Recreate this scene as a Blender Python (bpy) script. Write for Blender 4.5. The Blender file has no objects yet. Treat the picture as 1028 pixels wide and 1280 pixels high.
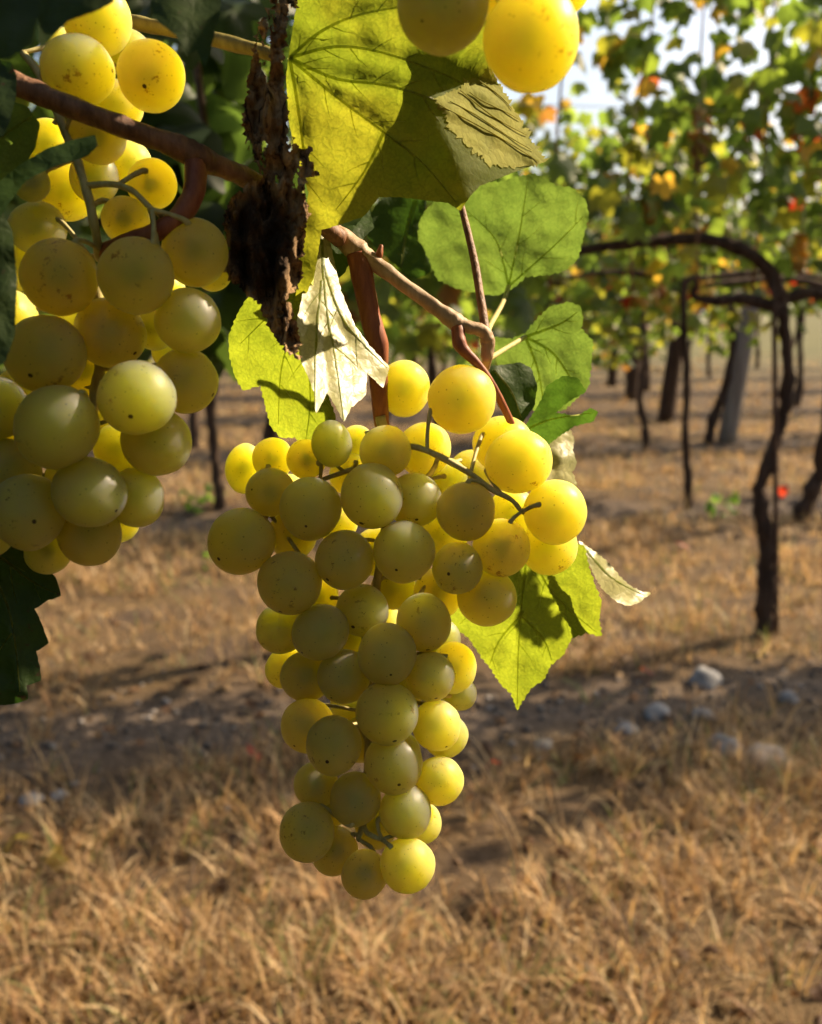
import bpy, math, random
import numpy as np
from mathutils import Vector, Matrix, noise, kdtree
from mathutils.geometry import delaunay_2d_cdt
R = math.radians
random.seed(7); rng = np.random.default_rng(7)
S = bpy.context.scene
COL = S.collection

# ------------------------------------------------------------------ camera, sky, sun, exposure
W0, H0, FPX = 1028.0, 1280.0, 1232.0        # photograph size and focal length in its pixels
CAM_H, PITCH = 1.2, 11.5
cam_d = bpy.data.cameras.new('camera'); cam = bpy.data.objects.new('camera', cam_d); COL.objects.link(cam)
cam.location = (0, 0, CAM_H); cam.rotation_euler = (R(90 - PITCH), 0, 0)
cam_d.sensor_fit = 'HORIZONTAL'; cam_d.sensor_width = 36; cam_d.lens = 36 * FPX / W0
cam_d.clip_start = 0.01; cam_d.clip_end = 3000
cam_d.dof.use_dof = True; cam_d.dof.focus_distance = 0.272; cam_d.dof.aperture_fstop = cam_d.lens / 2.1
S.camera = cam
SUN_AZ, SUN_EL = 63.0, 39.0                  # degrees right of the viewing direction, above the horizon
sdir = Vector((math.sin(R(SUN_AZ)) * math.cos(R(SUN_EL)), math.cos(R(SUN_AZ)) * math.cos(R(SUN_EL)), math.sin(R(SUN_EL))))
w = bpy.data.worlds.new('World'); S.world = w; w.use_nodes = True
nt = w.node_tree; bg = nt.nodes['Background']
sky = nt.nodes.new('ShaderNodeTexSky'); sky.sky_type = 'NISHITA'; sky.sun_disc = False
sky.sun_elevation = R(SUN_EL); sky.sun_rotation = R(SUN_AZ); sky.dust_density = 5.0; sky.air_density = 1.0; sky.ozone_density = 0.7
nt.links.new(sky.outputs[0], bg.inputs[0]); bg.inputs[1].default_value = 0.10
sun_d = bpy.data.lights.new('sun', 'SUN'); sun = bpy.data.objects.new('sun', sun_d); COL.objects.link(sun)
sun_d.energy = 5.0; sun_d.angle = R(0.5); sun_d.color = (1.0, 0.79, 0.54)
sun.rotation_euler = sdir.to_track_quat('Z', 'Y').to_euler()
S.view_settings.view_transform = 'Standard'; S.view_settings.look = 'None'
S.view_settings.exposure = 1.25; S.view_settings.gamma = 1
S.render.engine = 'CYCLES'
S.cycles.use_denoising = True
S.cycles.max_bounces = 7; S.cycles.diffuse_bounces = 3; S.cycles.transmission_bounces = 6; S.cycles.glossy_bounces = 2
S.cycles.caustics_reflective = False; S.cycles.caustics_refractive = False
S.cycles.sample_clamp_indirect = 6

# ------------------------------------------------------------------ helpers
CM = cam.rotation_euler.to_matrix(); CL = Vector(cam.location)
def P(px, py, d):                            # a photograph pixel at a depth along the optical axis
    return CL + CM @ Vector(((px - W0/2) / FPX * d, -(py - H0/2) / FPX * d, -d))
def G(px, py, z=0.0):                        # a photograph pixel on the ground
    v = CM @ Vector(((px - W0/2) / FPX, -(py - H0/2) / FPX, -1))
    return CL + v * ((z - CL.z) / v.z)
def AT(px, py, Y):                           # a pixel at a distance Y ahead of the camera
    v = CM @ Vector(((px - W0/2) / FPX, -(py - H0/2) / FPX, -1))
    return CL + v * (Y / v.y)
def link(name, me, mat=None, parent=None, smooth=True):
    o = bpy.data.objects.new(name, me); COL.objects.link(o)
    if mat is not None and len(me.materials) == 0: me.materials.append(mat)
    if smooth and len(me.polygons): me.polygons.foreach_set('use_smooth', np.ones(len(me.polygons), bool))
    if parent: o.parent = parent
    return o
def tag(o, label=None, cat=None, group=None, kind=None):
    if label: o['label'] = label
    if cat: o['category'] = cat
    if group: o['group'] = group
    if kind: o['kind'] = kind
    return o
def thing(name, loc, label, cat, group=None):
    o = bpy.data.objects.new(name, None); COL.objects.link(o); o.location = loc
    o.empty_display_size = 0.02
    return tag(o, label, cat, group)
def np_mesh(name, V, F, col=None):           # F: (n,k) array of one polygon size
    V = np.asarray(V, np.float32); F = np.asarray(F, np.int32)
    me = bpy.data.meshes.new(name); n, k = F.shape
    me.vertices.add(len(V)); me.vertices.foreach_set('co', V.ravel())
    me.loops.add(n*k); me.loops.foreach_set('vertex_index', F.ravel())
    me.polygons.add(n); me.polygons.foreach_set('loop_start', np.arange(0, n*k, k, dtype=np.int32))
    me.update(calc_edges=True)
    if col is not None:
        a = me.color_attributes.new('Col', 'FLOAT_COLOR', 'POINT')
        c = np.ones((len(V), 4), np.float32); c[:, :3] = col; a.data.foreach_set('color', c.ravel())
    me.validate()
    return me
def spline(pts, rad, n):                     # Catmull-Rom through points
    pts = [Vector(p) for p in pts]; m = len(pts); out = []
    for i in range(m - 1):
        p0, p1, p2, p3 = pts[max(i-1, 0)], pts[i], pts[i+1], pts[min(i+2, m-1)]
        for k in range(n):
            t = k / n
            out.append((0.5*((2*p1) + (p2-p0)*t + (2*p0-5*p1+4*p2-p3)*t*t + (3*p1-p0-3*p2+p3)*t**3), rad[i]*(1-t)+rad[i+1]*t))
    out.append((pts[-1], rad[-1])); return out
def tube_data(pts, rad, n=6, sides=10, rough=0.0, rscale=60.0, seed=0, origin=Vector((0,0,0))):
    if not hasattr(rad, '__len__'): rad = [rad]*len(pts)
    sp = spline(pts, rad, n); V = []; F = []
    t0 = (sp[1][0]-sp[0][0]).normalized(); nrm = t0.orthogonal().normalized()
    for i, (p, r) in enumerate(sp):
        t = (sp[min(i+1, len(sp)-1)][0] - sp[max(i-1, 0)][0]).normalized()
        nrm = (nrm - t*nrm.dot(t)).normalized(); b = t.cross(nrm)
        for s in range(sides):
            a = 2*math.pi*s/sides; d = nrm*math.cos(a) + b*math.sin(a)
            q = r
            if rough: q = r*(1 + rough*noise.noise(Vector((math.cos(a)*1.3+seed, math.sin(a)*1.3, i*0.35))) + rough*0.6*noise.noise((p+d*r)*rscale))
            V.append(p + d*q - origin)
    for i in range(len(sp)-1):
        for s in range(sides):
            a, b_ = i*sides+s, i*sides+(s+1) % sides
            F.append((a, b_, b_+sides, a+sides))
    c0 = len(V); V.append(sp[0][0]-origin); V.append(sp[-1][0]-origin); e = (len(sp)-1)*sides
    for s in range(sides):
        F.append((c0, (s+1) % sides, s, c0)); F.append((c0+1, e+s, e+(s+1) % sides, c0+1))
    return V, F
def mesh_mixed(name, V, F):
    me = bpy.data.meshes.new(name)
    me.from_pydata([tuple(v) for v in V], [], [tuple(dict.fromkeys(f)) for f in F]); me.update(); return me
def tube(name, pts, rad, mat, parent=None, n=6, sides=10, rough=0.0, rscale=60.0, seed=0):
    org = parent.matrix_world.translation if parent is None else Vector(parent.get('_o', parent.location))
    V, F = tube_data(pts, rad, n, sides, rough, rscale, seed, org)
    return link(name, mesh_mixed(name, V, F), mat, parent)

# ------------------------------------------------------------------ materials
class NT:
    def __init__(s, name):
        s.m = bpy.data.materials.new(name); s.m.use_nodes = True; s.t = s.m.node_tree; s.t.nodes.clear()
        s.out = s.n('ShaderNodeOutputMaterial')
    def n(s, typ, **kw):
        x = s.t.nodes.new(typ)
        for k, v in kw.items(): setattr(x, k, v)
        return x
    def l(s, a, b): s.t.links.new(a, b)
    def noise(s, vec, scale, detail=3, rough=0.5):
        x = s.n('ShaderNodeTexNoise'); x.inputs['Scale'].default_value = scale; x.inputs['Detail'].default_value = detail; x.inputs['Roughness'].default_value = rough
        if vec is not None: s.l(vec, x.inputs['Vector'])
        return x.outputs['Fac']
    def ramp(s, fac, stops):
        x = s.n('ShaderNodeValToRGB'); e = x.color_ramp.elements
        while len(e) < len(stops): e.new(0.5)
        for i, (p, c) in enumerate(stops): e[i].position = p; e[i].color = (*c, 1) if len(c) == 3 else c
        s.l(fac, x.inputs['Fac']); return x.outputs['Color']
    def mix(s, fac, a, b, typ='MIX'):
        x = s.n('ShaderNodeMix', data_type='RGBA', blend_type=typ)
        for sock, v in ((x.inputs[0], fac), (x.inputs[6], a), (x.inputs[7], b)):
            if isinstance(v, (int, float)): sock.default_value = v
            elif isinstance(v, tuple): sock.default_value = (*v, 1)
            else: s.l(v, sock)
        return x.outputs[2]
    def math(s, op, a, b=0.0):
        x = s.n('ShaderNodeMath', operation=op)
        for sock, v in ((x.inputs[0], a), (x.inputs[1], b)):
            if isinstance(v, (int, float)): sock.default_value = v
            else: s.l(v, sock)
        return x.outputs[0]
    def bump(s, h, strength, dist, normal=None):
        x = s.n('ShaderNodeBump'); x.inputs['Strength'].default_value = strength; x.inputs['Distance'].default_value = dist
        s.l(h, x.inputs['Height'])
        if normal is not None: s.l(normal, x.inputs['Normal'])
        return x.outputs[0]
    def principled(s, col, rough=0.6, spec=0.4, normal=None):
        x = s.n('ShaderNodeBsdfPrincipled'); x.inputs['Roughness'].default_value = rough; x.inputs['Specular IOR Level'].default_value = spec
        if isinstance(col, tuple): x.inputs['Base Color'].default_value = (*col, 1)
        else: s.l(col, x.inputs['Base Color'])
        if normal is not None: s.l(normal, x.inputs['Normal'])
        return x
    def end(s, shader): s.l(shader, s.out.inputs['Surface']); return s.m
    def obj(s): return s.n('ShaderNodeTexCoord').outputs['Object']

def leaf_material(name, refl, trans, tw=0.5, rough=0.45, spec=0.4, cell=330.0, vein=(1.5, 1.4, 1.1), spots=0.0, yellow=None, pale=None):
    t = NT(name); oc = t.obj()
    v = t.n('ShaderNodeTexVoronoi', feature='DISTANCE_TO_EDGE'); v.inputs['Scale'].default_value = cell
    wob = t.n('ShaderNodeVectorMath', operation='ADD'); nz = t.n('ShaderNodeTexNoise'); nz.inputs['Scale'].default_value = 260
    t.l(oc, nz.inputs['Vector']); sc = t.n('ShaderNodeVectorMath', operation='SCALE'); sc.inputs['Scale'].default_value = 0.0045
    t.l(nz.outputs['Color'], sc.inputs[0]); t.l(oc, wob.inputs[0]); t.l(sc.outputs[0], wob.inputs[1]); t.l(wob.outputs[0], v.inputs['Vector'])
    vein_f = t.ramp(v.outputs['Distance'], [(0.0, (1, 1, 1)), (0.10, (0, 0, 0))])
    big = t.noise(oc, 55, 4, 0.6); fine = t.noise(oc, 1500, 2)
    mod = t.ramp(big, [(0.3, (0.72, 0.76, 0.7)), (0.7, (1.2, 1.15, 1.1))])
    rc = t.mix(1.0, refl, mod, 'MULTIPLY')
    tc = t.mix(1.0, trans, mod, 'MULTIPLY')
    if yellow is not None:                      # leaf tissue turning yellow in patches
        yf = t.ramp(t.noise(oc, 38, 3), [(0.45, (0, 0, 0)), (0.62, (1, 1, 1))])
        tc = t.mix(yf, tc, yellow)
    fm = t.ramp(fine, [(0.3, (0.8, 0.8, 0.8)), (0.7, (1.12, 1.12, 1.12))])
    tc = t.mix(1.0, tc, fm, 'MULTIPLY')
    tc = t.mix(t.math('MULTIPLY', vein_f, 0.4), tc, t.mix(1.0, tc, (0.45, 0.55, 0.5), 'MULTIPLY'))
    rc = t.mix(t.math('MULTIPLY', vein_f, 0.35), rc, t.mix(1.0, rc, vein, 'MULTIPLY'))
    if spots:
        sf = t.ramp(t.noise(oc, 240, 3, 0.7), [(0.66 - spots*0.1, (0, 0, 0)), (0.72 - spots*0.1, (1, 1, 1))])
        rc = t.mix(sf, rc, (0.07, 0.045, 0.02)); tc = t.mix(sf, tc, (0.05, 0.03, 0.01))
    nrm = t.bump(v.outputs['Distance'], 0.35, 0.0006, t.bump(big, 0.45, 0.002))
    p = t.principled(rc, rough, spec, nrm)
    tr = t.n('ShaderNodeBsdfTranslucent'); t.l(tc, tr.inputs['Color']); t.l(nrm, tr.inputs['Normal'])
    mx = t.n('ShaderNodeMixShader'); mx.inputs[0].default_value = tw
    t.l(p.outputs[0], mx.inputs[1]); t.l(tr.outputs[0], mx.inputs[2])
    return t.end(mx.outputs[0])
def coloured_leaf(name, source):               # background foliage: colour per leaf
    t = NT(name)
    if source == 'object':
        c = t.n('ShaderNodeObjectInfo').outputs['Color']
    else:
        a = t.n('ShaderNodeAttribute'); a.attribute_name = 'Col'; c = a.outputs['Color']
    p = t.principled(c, 0.5, 0.35)
    tr = t.n('ShaderNodeBsdfTranslucent')
    t.l(t.mix(1.0, c, (3.2, 3.0, 1.6), 'MULTIPLY'), tr.inputs['Color'])
    mx = t.n('ShaderNodeMixShader'); mx.inputs[0].default_value = 0.5
    t.l(p.outputs[0], mx.inputs[1]); t.l(tr.outputs[0], mx.inputs[2])
    return t.end(mx.outputs[0])
def bark_material(name, c1, c2, scale=60.0, stretch=(1, 1, 0.15), rough=0.85, bump=0.6, dist=0.004, spec=0.2):
    t = NT(name); oc = t.obj(); mp = t.n('ShaderNodeMapping'); mp.inputs['Scale'].default_value = stretch; t.l(oc, mp.inputs['Vector'])
    f = t.noise(mp.outputs[0], scale, 5, 0.65); col = t.ramp(f, [(0.32, c1), (0.68, c2)])
    return t.end(t.principled(col, rough, spec, t.bump(f, bump, dist)).outputs[0])
def grape_material(name, base, deep, radius, spots=1.0):
    t = NT(name); oc = t.obj(); oi = t.n('ShaderNodeObjectInfo')
    off = t.n('ShaderNodeVectorMath', operation='ADD'); cmb = t.n('ShaderNodeCombineXYZ')
    for k in range(3): t.l(t.math('MULTIPLY', oi.outputs['Random'], 37.0 + 11*k), cmb.inputs[k])
    t.l(oc, off.inputs[0]); t.l(cmb.outputs[0], off.inputs[1]); vc = off.outputs[0]
    big = t.noise(vc, 1.1, 3)
    col = t.mix(t.ramp(big, [(0.35, (0, 0, 0)), (0.7, (1, 1, 1))]), base, deep)
    # per-berry ripeness
    col = t.mix(t.math('MULTIPLY', oi.outputs['Random'], 0.5), col, (0.66, 0.49, 0.09))
    # lenticels
    v = t.n('ShaderNodeTexVoronoi', feature='F1'); v.inputs['Scale'].default_value = 6.5; t.l(vc, v.inputs['Vector'])
    sep = t.n('ShaderNodeSeparateColor'); t.l(v.outputs['Color'], sep.inputs[0])
    dot = t.math('MULTIPLY', t.math('LESS_THAN', v.outputs['Distance'], t.math('MULTIPLY', sep.outputs[1], 0.2)), t.math('GREATER_THAN', sep.outputs[0], 0.35))
    col = t.mix(t.math('MULTIPLY', dot, 0.55*spots), col, (0.12, 0.07, 0.015))
    # russet scars on some berries
    sn = t.noise(vc, 2.2, 5, 0.75); mask = t.noise(vc, 0.8, 1)
    scar = t.math('MULTIPLY', t.ramp(sn, [(0.58, (0, 0, 0)), (0.63, (1, 1, 1))]), t.ramp(mask, [(0.50, (0, 0, 0)), (0.60, (1, 1, 1))]))
    scar = t.math('MULTIPLY', scar, t.math('GREATER_THAN', oi.outputs['Random'], 0.45))
    col = t.mix(t.math('MULTIPLY', scar, 0.85), col, (0.16, 0.08, 0.025))
    # blossom scar at the lower pole
    sx = t.n('ShaderNodeVectorMath', operation='DISTANCE'); sx.inputs[1].default_value = (0, 0, -1.0); t.l(oc, sx.inputs[0])
    tip = t.math('LESS_THAN', sx.outputs['Value'], t.math('ADD', 0.035, t.math('MULTIPLY', oi.outputs['Random'], 0.045)))
    col = t.mix(tip, col, (0.035, 0.018, 0.008))
    bloom = t.noise(vc, 3.5, 4, 0.7)
    bmp = t.bump(t.noise(vc, 60, 3), 0.08, 0.01)
    p = t.principled(col, 0.42, 0.28, bmp)
    t.l(t.ramp(bloom, [(0.3, (0.28,)*3), (0.7, (0.52,)*3)]), p.inputs['Roughness'])
    p.subsurface_method = 'RANDOM_WALK'
    p.inputs['Subsurface Weight'].default_value = 1.0
    p.inputs['Subsurface Radius'].default_value = radius
    p.inputs['Subsurface Scale'].default_value = 1.0
    p.inputs['Subsurface Anisotropy'].default_value = 0.8
    p.inputs['IOR'].default_value = 1.36
    p.inputs['Transmission Weight'].default_value = 0.06
    # waxy bloom: a thin dusty veil, rubbed off in patches
    df = t.n('ShaderNodeBsdfDiffuse'); df.inputs['Color'].default_value = (0.46, 0.39, 0.20, 1)
    mx = t.n('ShaderNodeMixShader'); t.l(t.ramp(t.noise(vc, 1.7, 6, 0.75), [(0.30, (0.02,)*3), (0.72, (0.18,)*3)]), mx.inputs[0])
    t.l(p.outputs[0], mx.inputs[1]); t.l(df.outputs[0], mx.inputs[2])
    return t.end(mx.outputs[0])

M = {}
M['grape'] = grape_material('grape_skin', (0.71, 0.565, 0.13), (0.63, 0.485, 0.10), (0.13, 0.104, 0.032))
M['stem_green'] = bark_material('green_stem', (0.40, 0.33, 0.12), (0.62, 0.56, 0.24), 500, (1, 1, 0.3), 0.55, 0.4, 0.0004, 0.4)
M['stem_red'] = bark_material('red_stem', (0.20, 0.055, 0.03), (0.40, 0.14, 0.06), 400, (1, 1, 0.2), 0.5, 0.35, 0.0004, 0.4)
M['cane'] = bark_material('ripe_cane', (0.10, 0.045, 0.022), (0.30, 0.15, 0.075), 420, (1, 1, 0.25), 0.55, 0.9, 0.0008, 0.4)
M['cane_tan'] = bark_material('tan_cane', (0.32, 0.21, 0.12), (0.52, 0.37, 0.23), 420, (1, 1, 0.25), 0.55, 0.5, 0.0005, 0.35)
M['cane_green'] = bark_material('green_cane', (0.20, 0.17, 0.05), (0.36, 0.31, 0.09), 420, (1, 1, 0.25), 0.55, 0.4, 0.0004, 0.35)
M['scab'] = bark_material('dry_knob', (0.03, 0.015, 0.008), (0.10, 0.05, 0.02), 900, (1, 1, 1), 0.9, 0.6, 0.0005)
M['bark'] = bark_material('vine_bark', (0.025, 0.016, 0.011), (0.10, 0.065, 0.045), 40, (1, 1, 0.12), 0.95, 0.9, 0.02)
M['stake'] = bark_material('rusty_stake', (0.05, 0.028, 0.018), (0.12, 0.07, 0.045), 60, (1, 1, 1), 0.7, 0.3, 0.002)
M['post'] = bark_material('weathered_post', (0.14, 0.12, 0.10), (0.30, 0.27, 0.23), 30, (1, 1, 0.06), 0.9, 0.5, 0.006)
M['wire'] = bark_material('wire', (0.20, 0.19, 0.18), (0.30, 0.29, 0.28), 60, (1, 1, 1), 0.4, 0.1, 0.001, 0.5)
M['stone'] = bark_material('pale_stone', (0.13, 0.13, 0.13), (0.30, 0.295, 0.29), 18, (1, 1, 1), 0.9, 0.5, 0.006)
M['stone_tan'] = bark_material('tan_stone', (0.26, 0.20, 0.15), (0.42, 0.34, 0.26), 18, (1, 1, 1), 0.9, 0.5, 0.006)
M['leaf_obj'] = coloured_leaf('vine_leaf_by_object', 'object')
M['leaf_att'] = coloured_leaf('vine_leaf_by_attribute', 'attribute')
GREEN = dict(refl=(0.075, 0.135, 0.028), trans=(0.30, 0.46, 0.035))
M['leaf_green'] = leaf_material('fresh_leaf', (0.09, 0.16, 0.04), (0.23, 0.37, 0.055), 0.5)
M['leaf_yellow'] = leaf_material('yellowing_leaf', (0.12, 0.16, 0.03), (0.38, 0.48, 0.03), 0.55, 0.7, 0.12, yellow=(0.50, 0.51, 0.03))
M['leaf_bright'] = leaf_material('bright_leaf', (0.11, 0.17, 0.03), (0.40, 0.50, 0.028), 0.58, cell=420)
M['leaf_pale'] = leaf_material('sunlit_pale_underside', (0.58, 0.57, 0.27), (0.50, 0.52, 0.12), 0.38, 0.4, 0.5, cell=260, vein=(0.5, 0.45, 0.35))  # pale underside, lightened further to stand for sun on the folds
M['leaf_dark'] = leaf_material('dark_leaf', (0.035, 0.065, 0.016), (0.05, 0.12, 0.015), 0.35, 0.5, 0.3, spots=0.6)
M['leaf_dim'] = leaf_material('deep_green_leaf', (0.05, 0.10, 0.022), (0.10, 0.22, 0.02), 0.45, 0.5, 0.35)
M['leaf_sunlit'] = leaf_material('sunlit_margin_tone', (0.38, 0.39, 0.09), (0.60, 0.52, 0.10), 0.4, 0.75, 0.1, cell=300, vein=(0.55, 0.45, 0.3))  # paler yellow green stands for sun on the curled margin
M['vein'] = leaf_material('leaf_vein', (0.22, 0.26, 0.08), (0.70, 0.76, 0.25), 0.7)
M['vein_dim'] = leaf_material('leaf_vein_dull', (0.17, 0.19, 0.05), (0.66, 0.70, 0.22), 0.7)
def withered():
    t = NT('withered_leaf'); oc = t.obj(); mp = t.n('ShaderNodeMapping'); mp.inputs['Scale'].default_value = (1, 1, 0.35); t.l(oc, mp.inputs['Vector'])
    f = t.noise(mp.outputs[0], 190, 5, 0.7)
    # the lower lobe is rotted black, the upper is dry tan
    low = t.noise(oc, 60, 3); a = t.n('ShaderNodeAttribute'); a.attribute_name = 'Col'
    dry = t.ramp(f, [(0.38, (0.03, 0.018, 0.011)), (0.45, (0.26, 0.16, 0.08)), (0.60, (0.54, 0.37, 0.20))])
    rot = t.ramp(f, [(0.40, (0.02, 0.013, 0.009)), (0.58, (0.07, 0.042, 0.025)), (0.72, (0.22, 0.135, 0.08))])
    sep = t.n('ShaderNodeSeparateColor'); t.l(a.outputs['Color'], sep.inputs[0])
    col = t.mix(sep.outputs[0], dry, rot)
    return t.end(t.principled(col, 0.9, 0.15, t.bump(f, 0.9, 0.003)).outputs[0])
M['withered'] = withered()
def grass_material():
    t = NT('dry_grass'); a = t.n('ShaderNodeAttribute'); a.attribute_name = 'Col'
    p = t.principled(a.outputs['Color'], 0.6, 0.25)
    tr = t.n('ShaderNodeBsdfTranslucent'); t.l(t.mix(1.0, a.outputs['Color'], (1.15, 1.05, 0.8), 'MULTIPLY'), tr.inputs['Color'])
    mx = t.n('ShaderNodeMixShader'); mx.inputs[0].default_value = 0.4
    t.l(p.outputs[0], mx.inputs[1]); t.l(tr.outputs[0], mx.inputs[2]); return t.end(mx.outputs[0])
M['grass'] = grass_material()
ROWA = 9.0; RU = Vector((math.cos(R(ROWA)), math.sin(R(ROWA)), 0)); RN = Vector((-RU.y, RU.x, 0))
ROW0, ROWS = 0.5, 2.8                       # depth of the first row ahead of the camera at x = 0, and the row spacing
def row_off(x, y): return (y - ROW0) - x*math.tan(R(ROWA))      # depth past row 1
STRIP = 0.50                                  # the tilled strip lies this far in front of the trunks, on the shade band
def ground_material():
    t = NT('dry_ground'); oc = t.obj()
    f1 = t.noise(oc, 2.2, 5, 0.6); f2 = t.noise(oc, 30, 4, 0.7); f3 = t.noise(oc, 160, 3, 0.6)
    soil = t.ramp(f2, [(0.3, (0.030, 0.020, 0.014)), (0.7, (0.085, 0.058, 0.038))])
    straw = t.ramp(f3, [(0.3, (0.045, 0.030, 0.014)), (0.7, (0.15, 0.098, 0.046))])
    # bare tilled strip below each row, from the distance across the rows
    sx = t.n('ShaderNodeSeparateXYZ'); t.l(oc, sx.inputs[0])
    d = t.math('SUBTRACT', t.math('SUBTRACT', sx.outputs[1], ROW0-STRIP), t.math('MULTIPLY', sx.outputs[0], math.tan(R(ROWA))))
    d = t.math('ADD', d, t.math('MULTIPLY', t.math('SUBTRACT', t.noise(oc, 3.0, 3), 0.5), 0.5))
    m = t.math('MULTIPLY', t.math('ABSOLUTE', t.math('SUBTRACT', t.math('FRACT', t.math('ADD', t.math('DIVIDE', d, ROWS), 0.5)), 0.5)), ROWS)
    strip = t.ramp(m, [(0.06, (1, 1, 1)), (0.30, (0, 0, 0))])
    inrow = t.math('LESS_THAN', sx.outputs[1], 24.0)
    soil2 = t.ramp(f2, [(0.3, (0.045, 0.033, 0.024)), (0.7, (0.13, 0.098, 0.072))])  # bare soil, darkened further to deepen the row's shade
    base = t.mix(t.ramp(f1, [(0.35, (0, 0, 0)), (0.6, (1, 1, 1))]), soil, straw)
    base = t.mix(t.math('MULTIPLY', strip, inrow), base, soil2)
    far = t.ramp(t.math('DIVIDE', sx.outputs[1], 60.0), [(0.25, (0, 0, 0)), (0.5, (1, 1, 1))])
    field = t.ramp(t.noise(oc, 0.6, 5, 0.65), [(0.3, (0.06, 0.058, 0.022)), (0.7, (0.12, 0.11, 0.04))])
    base = t.mix(far, base, field)
    return t.end(t.principled(base, 0.95, 0.15, t.bump(f2, 0.7, 0.02, t.bump(f3, 0.5, 0.005))).outputs[0])
M['ground'] = ground_material()

# ------------------------------------------------------------------ ground
def gz(x, y):
    k = 1.0 if y < 14 else max(0.0, 1 - (y-14)/8)
    z = 0.035*noise.noise(Vector((x*1.1, y*1.1, 3.1))) + 0.018*noise.noise(Vector((x*4, y*4, 7.7)))
    m = abs(((row_off(x, y)/ROWS + 0.5) % 1.0) - 0.5)*ROWS
    z += 0.05*math.exp(-(m/0.35)**2)
    return z*k
def axis(a, near0, near1, step, b):
    left = [near0 - step*(1.35**i - 1)/0.35*1.35 for i in range(1, 60) if near0 - step*(1.35**i - 1)/0.35*1.35 > a][::-1]
    right = [near1 + step*(1.35**i - 1)/0.35*1.35 for i in range(1, 60) if near1 + step*(1.35**i - 1)/0.35*1.35 < b]
    return [a] + left + list(np.arange(near0, near1+1e-6, step)) + right + [b]
gx = axis(-1500, -3.2, 3.8, 0.05, 1500); gy = axis(-1500, 0.4, 9.0, 0.05, 2500)
GV = [(x, y, gz(x, y)) for y in gy for x in gx]; nx = len(gx)
GF = [(j*nx+i, j*nx+i+1, (j+1)*nx+i+1, (j+1)*nx+i) for j in range(len(gy)-1) for i in range(nx-1)]
tag(link('ground', np_mesh('ground', GV, GF), M['ground']), kind='structure')

# far ridge
def ridge(name, y, h, seed, mat, x0=-900, x1=900, n=160):
    V = []; F = []
    for i in range(n+1):
        x = x0 + (x1-x0)*i/n; hh = h*(0.65 + 0.5*noise.noise(Vector((x*0.006, seed, 0))) + 0.12*noise.noise(Vector((x*0.04, seed, 4))))
        V += [(x, y, -2), (x, y+60, hh), (x, y+200, -2)]
    for i in range(n):
        a = i*3; F += [(a, a+3, a+4, a+1), (a+1, a+4, a+5, a+2)]
    return tag(link(name, np_mesh(name, V, F), mat), kind='structure')
t = NT('far_hill'); oc = t.obj()
M['hill'] = t.end(t.principled(t.ramp(t.noise(oc, 0.05, 5, 0.7), [(0.3, (0.10, 0.13, 0.14)), (0.7, (0.20, 0.23, 0.24))]), 1.0, 0.0).outputs[0])
ridge('hills', 700, 16, 3.3, M['hill'])

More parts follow.
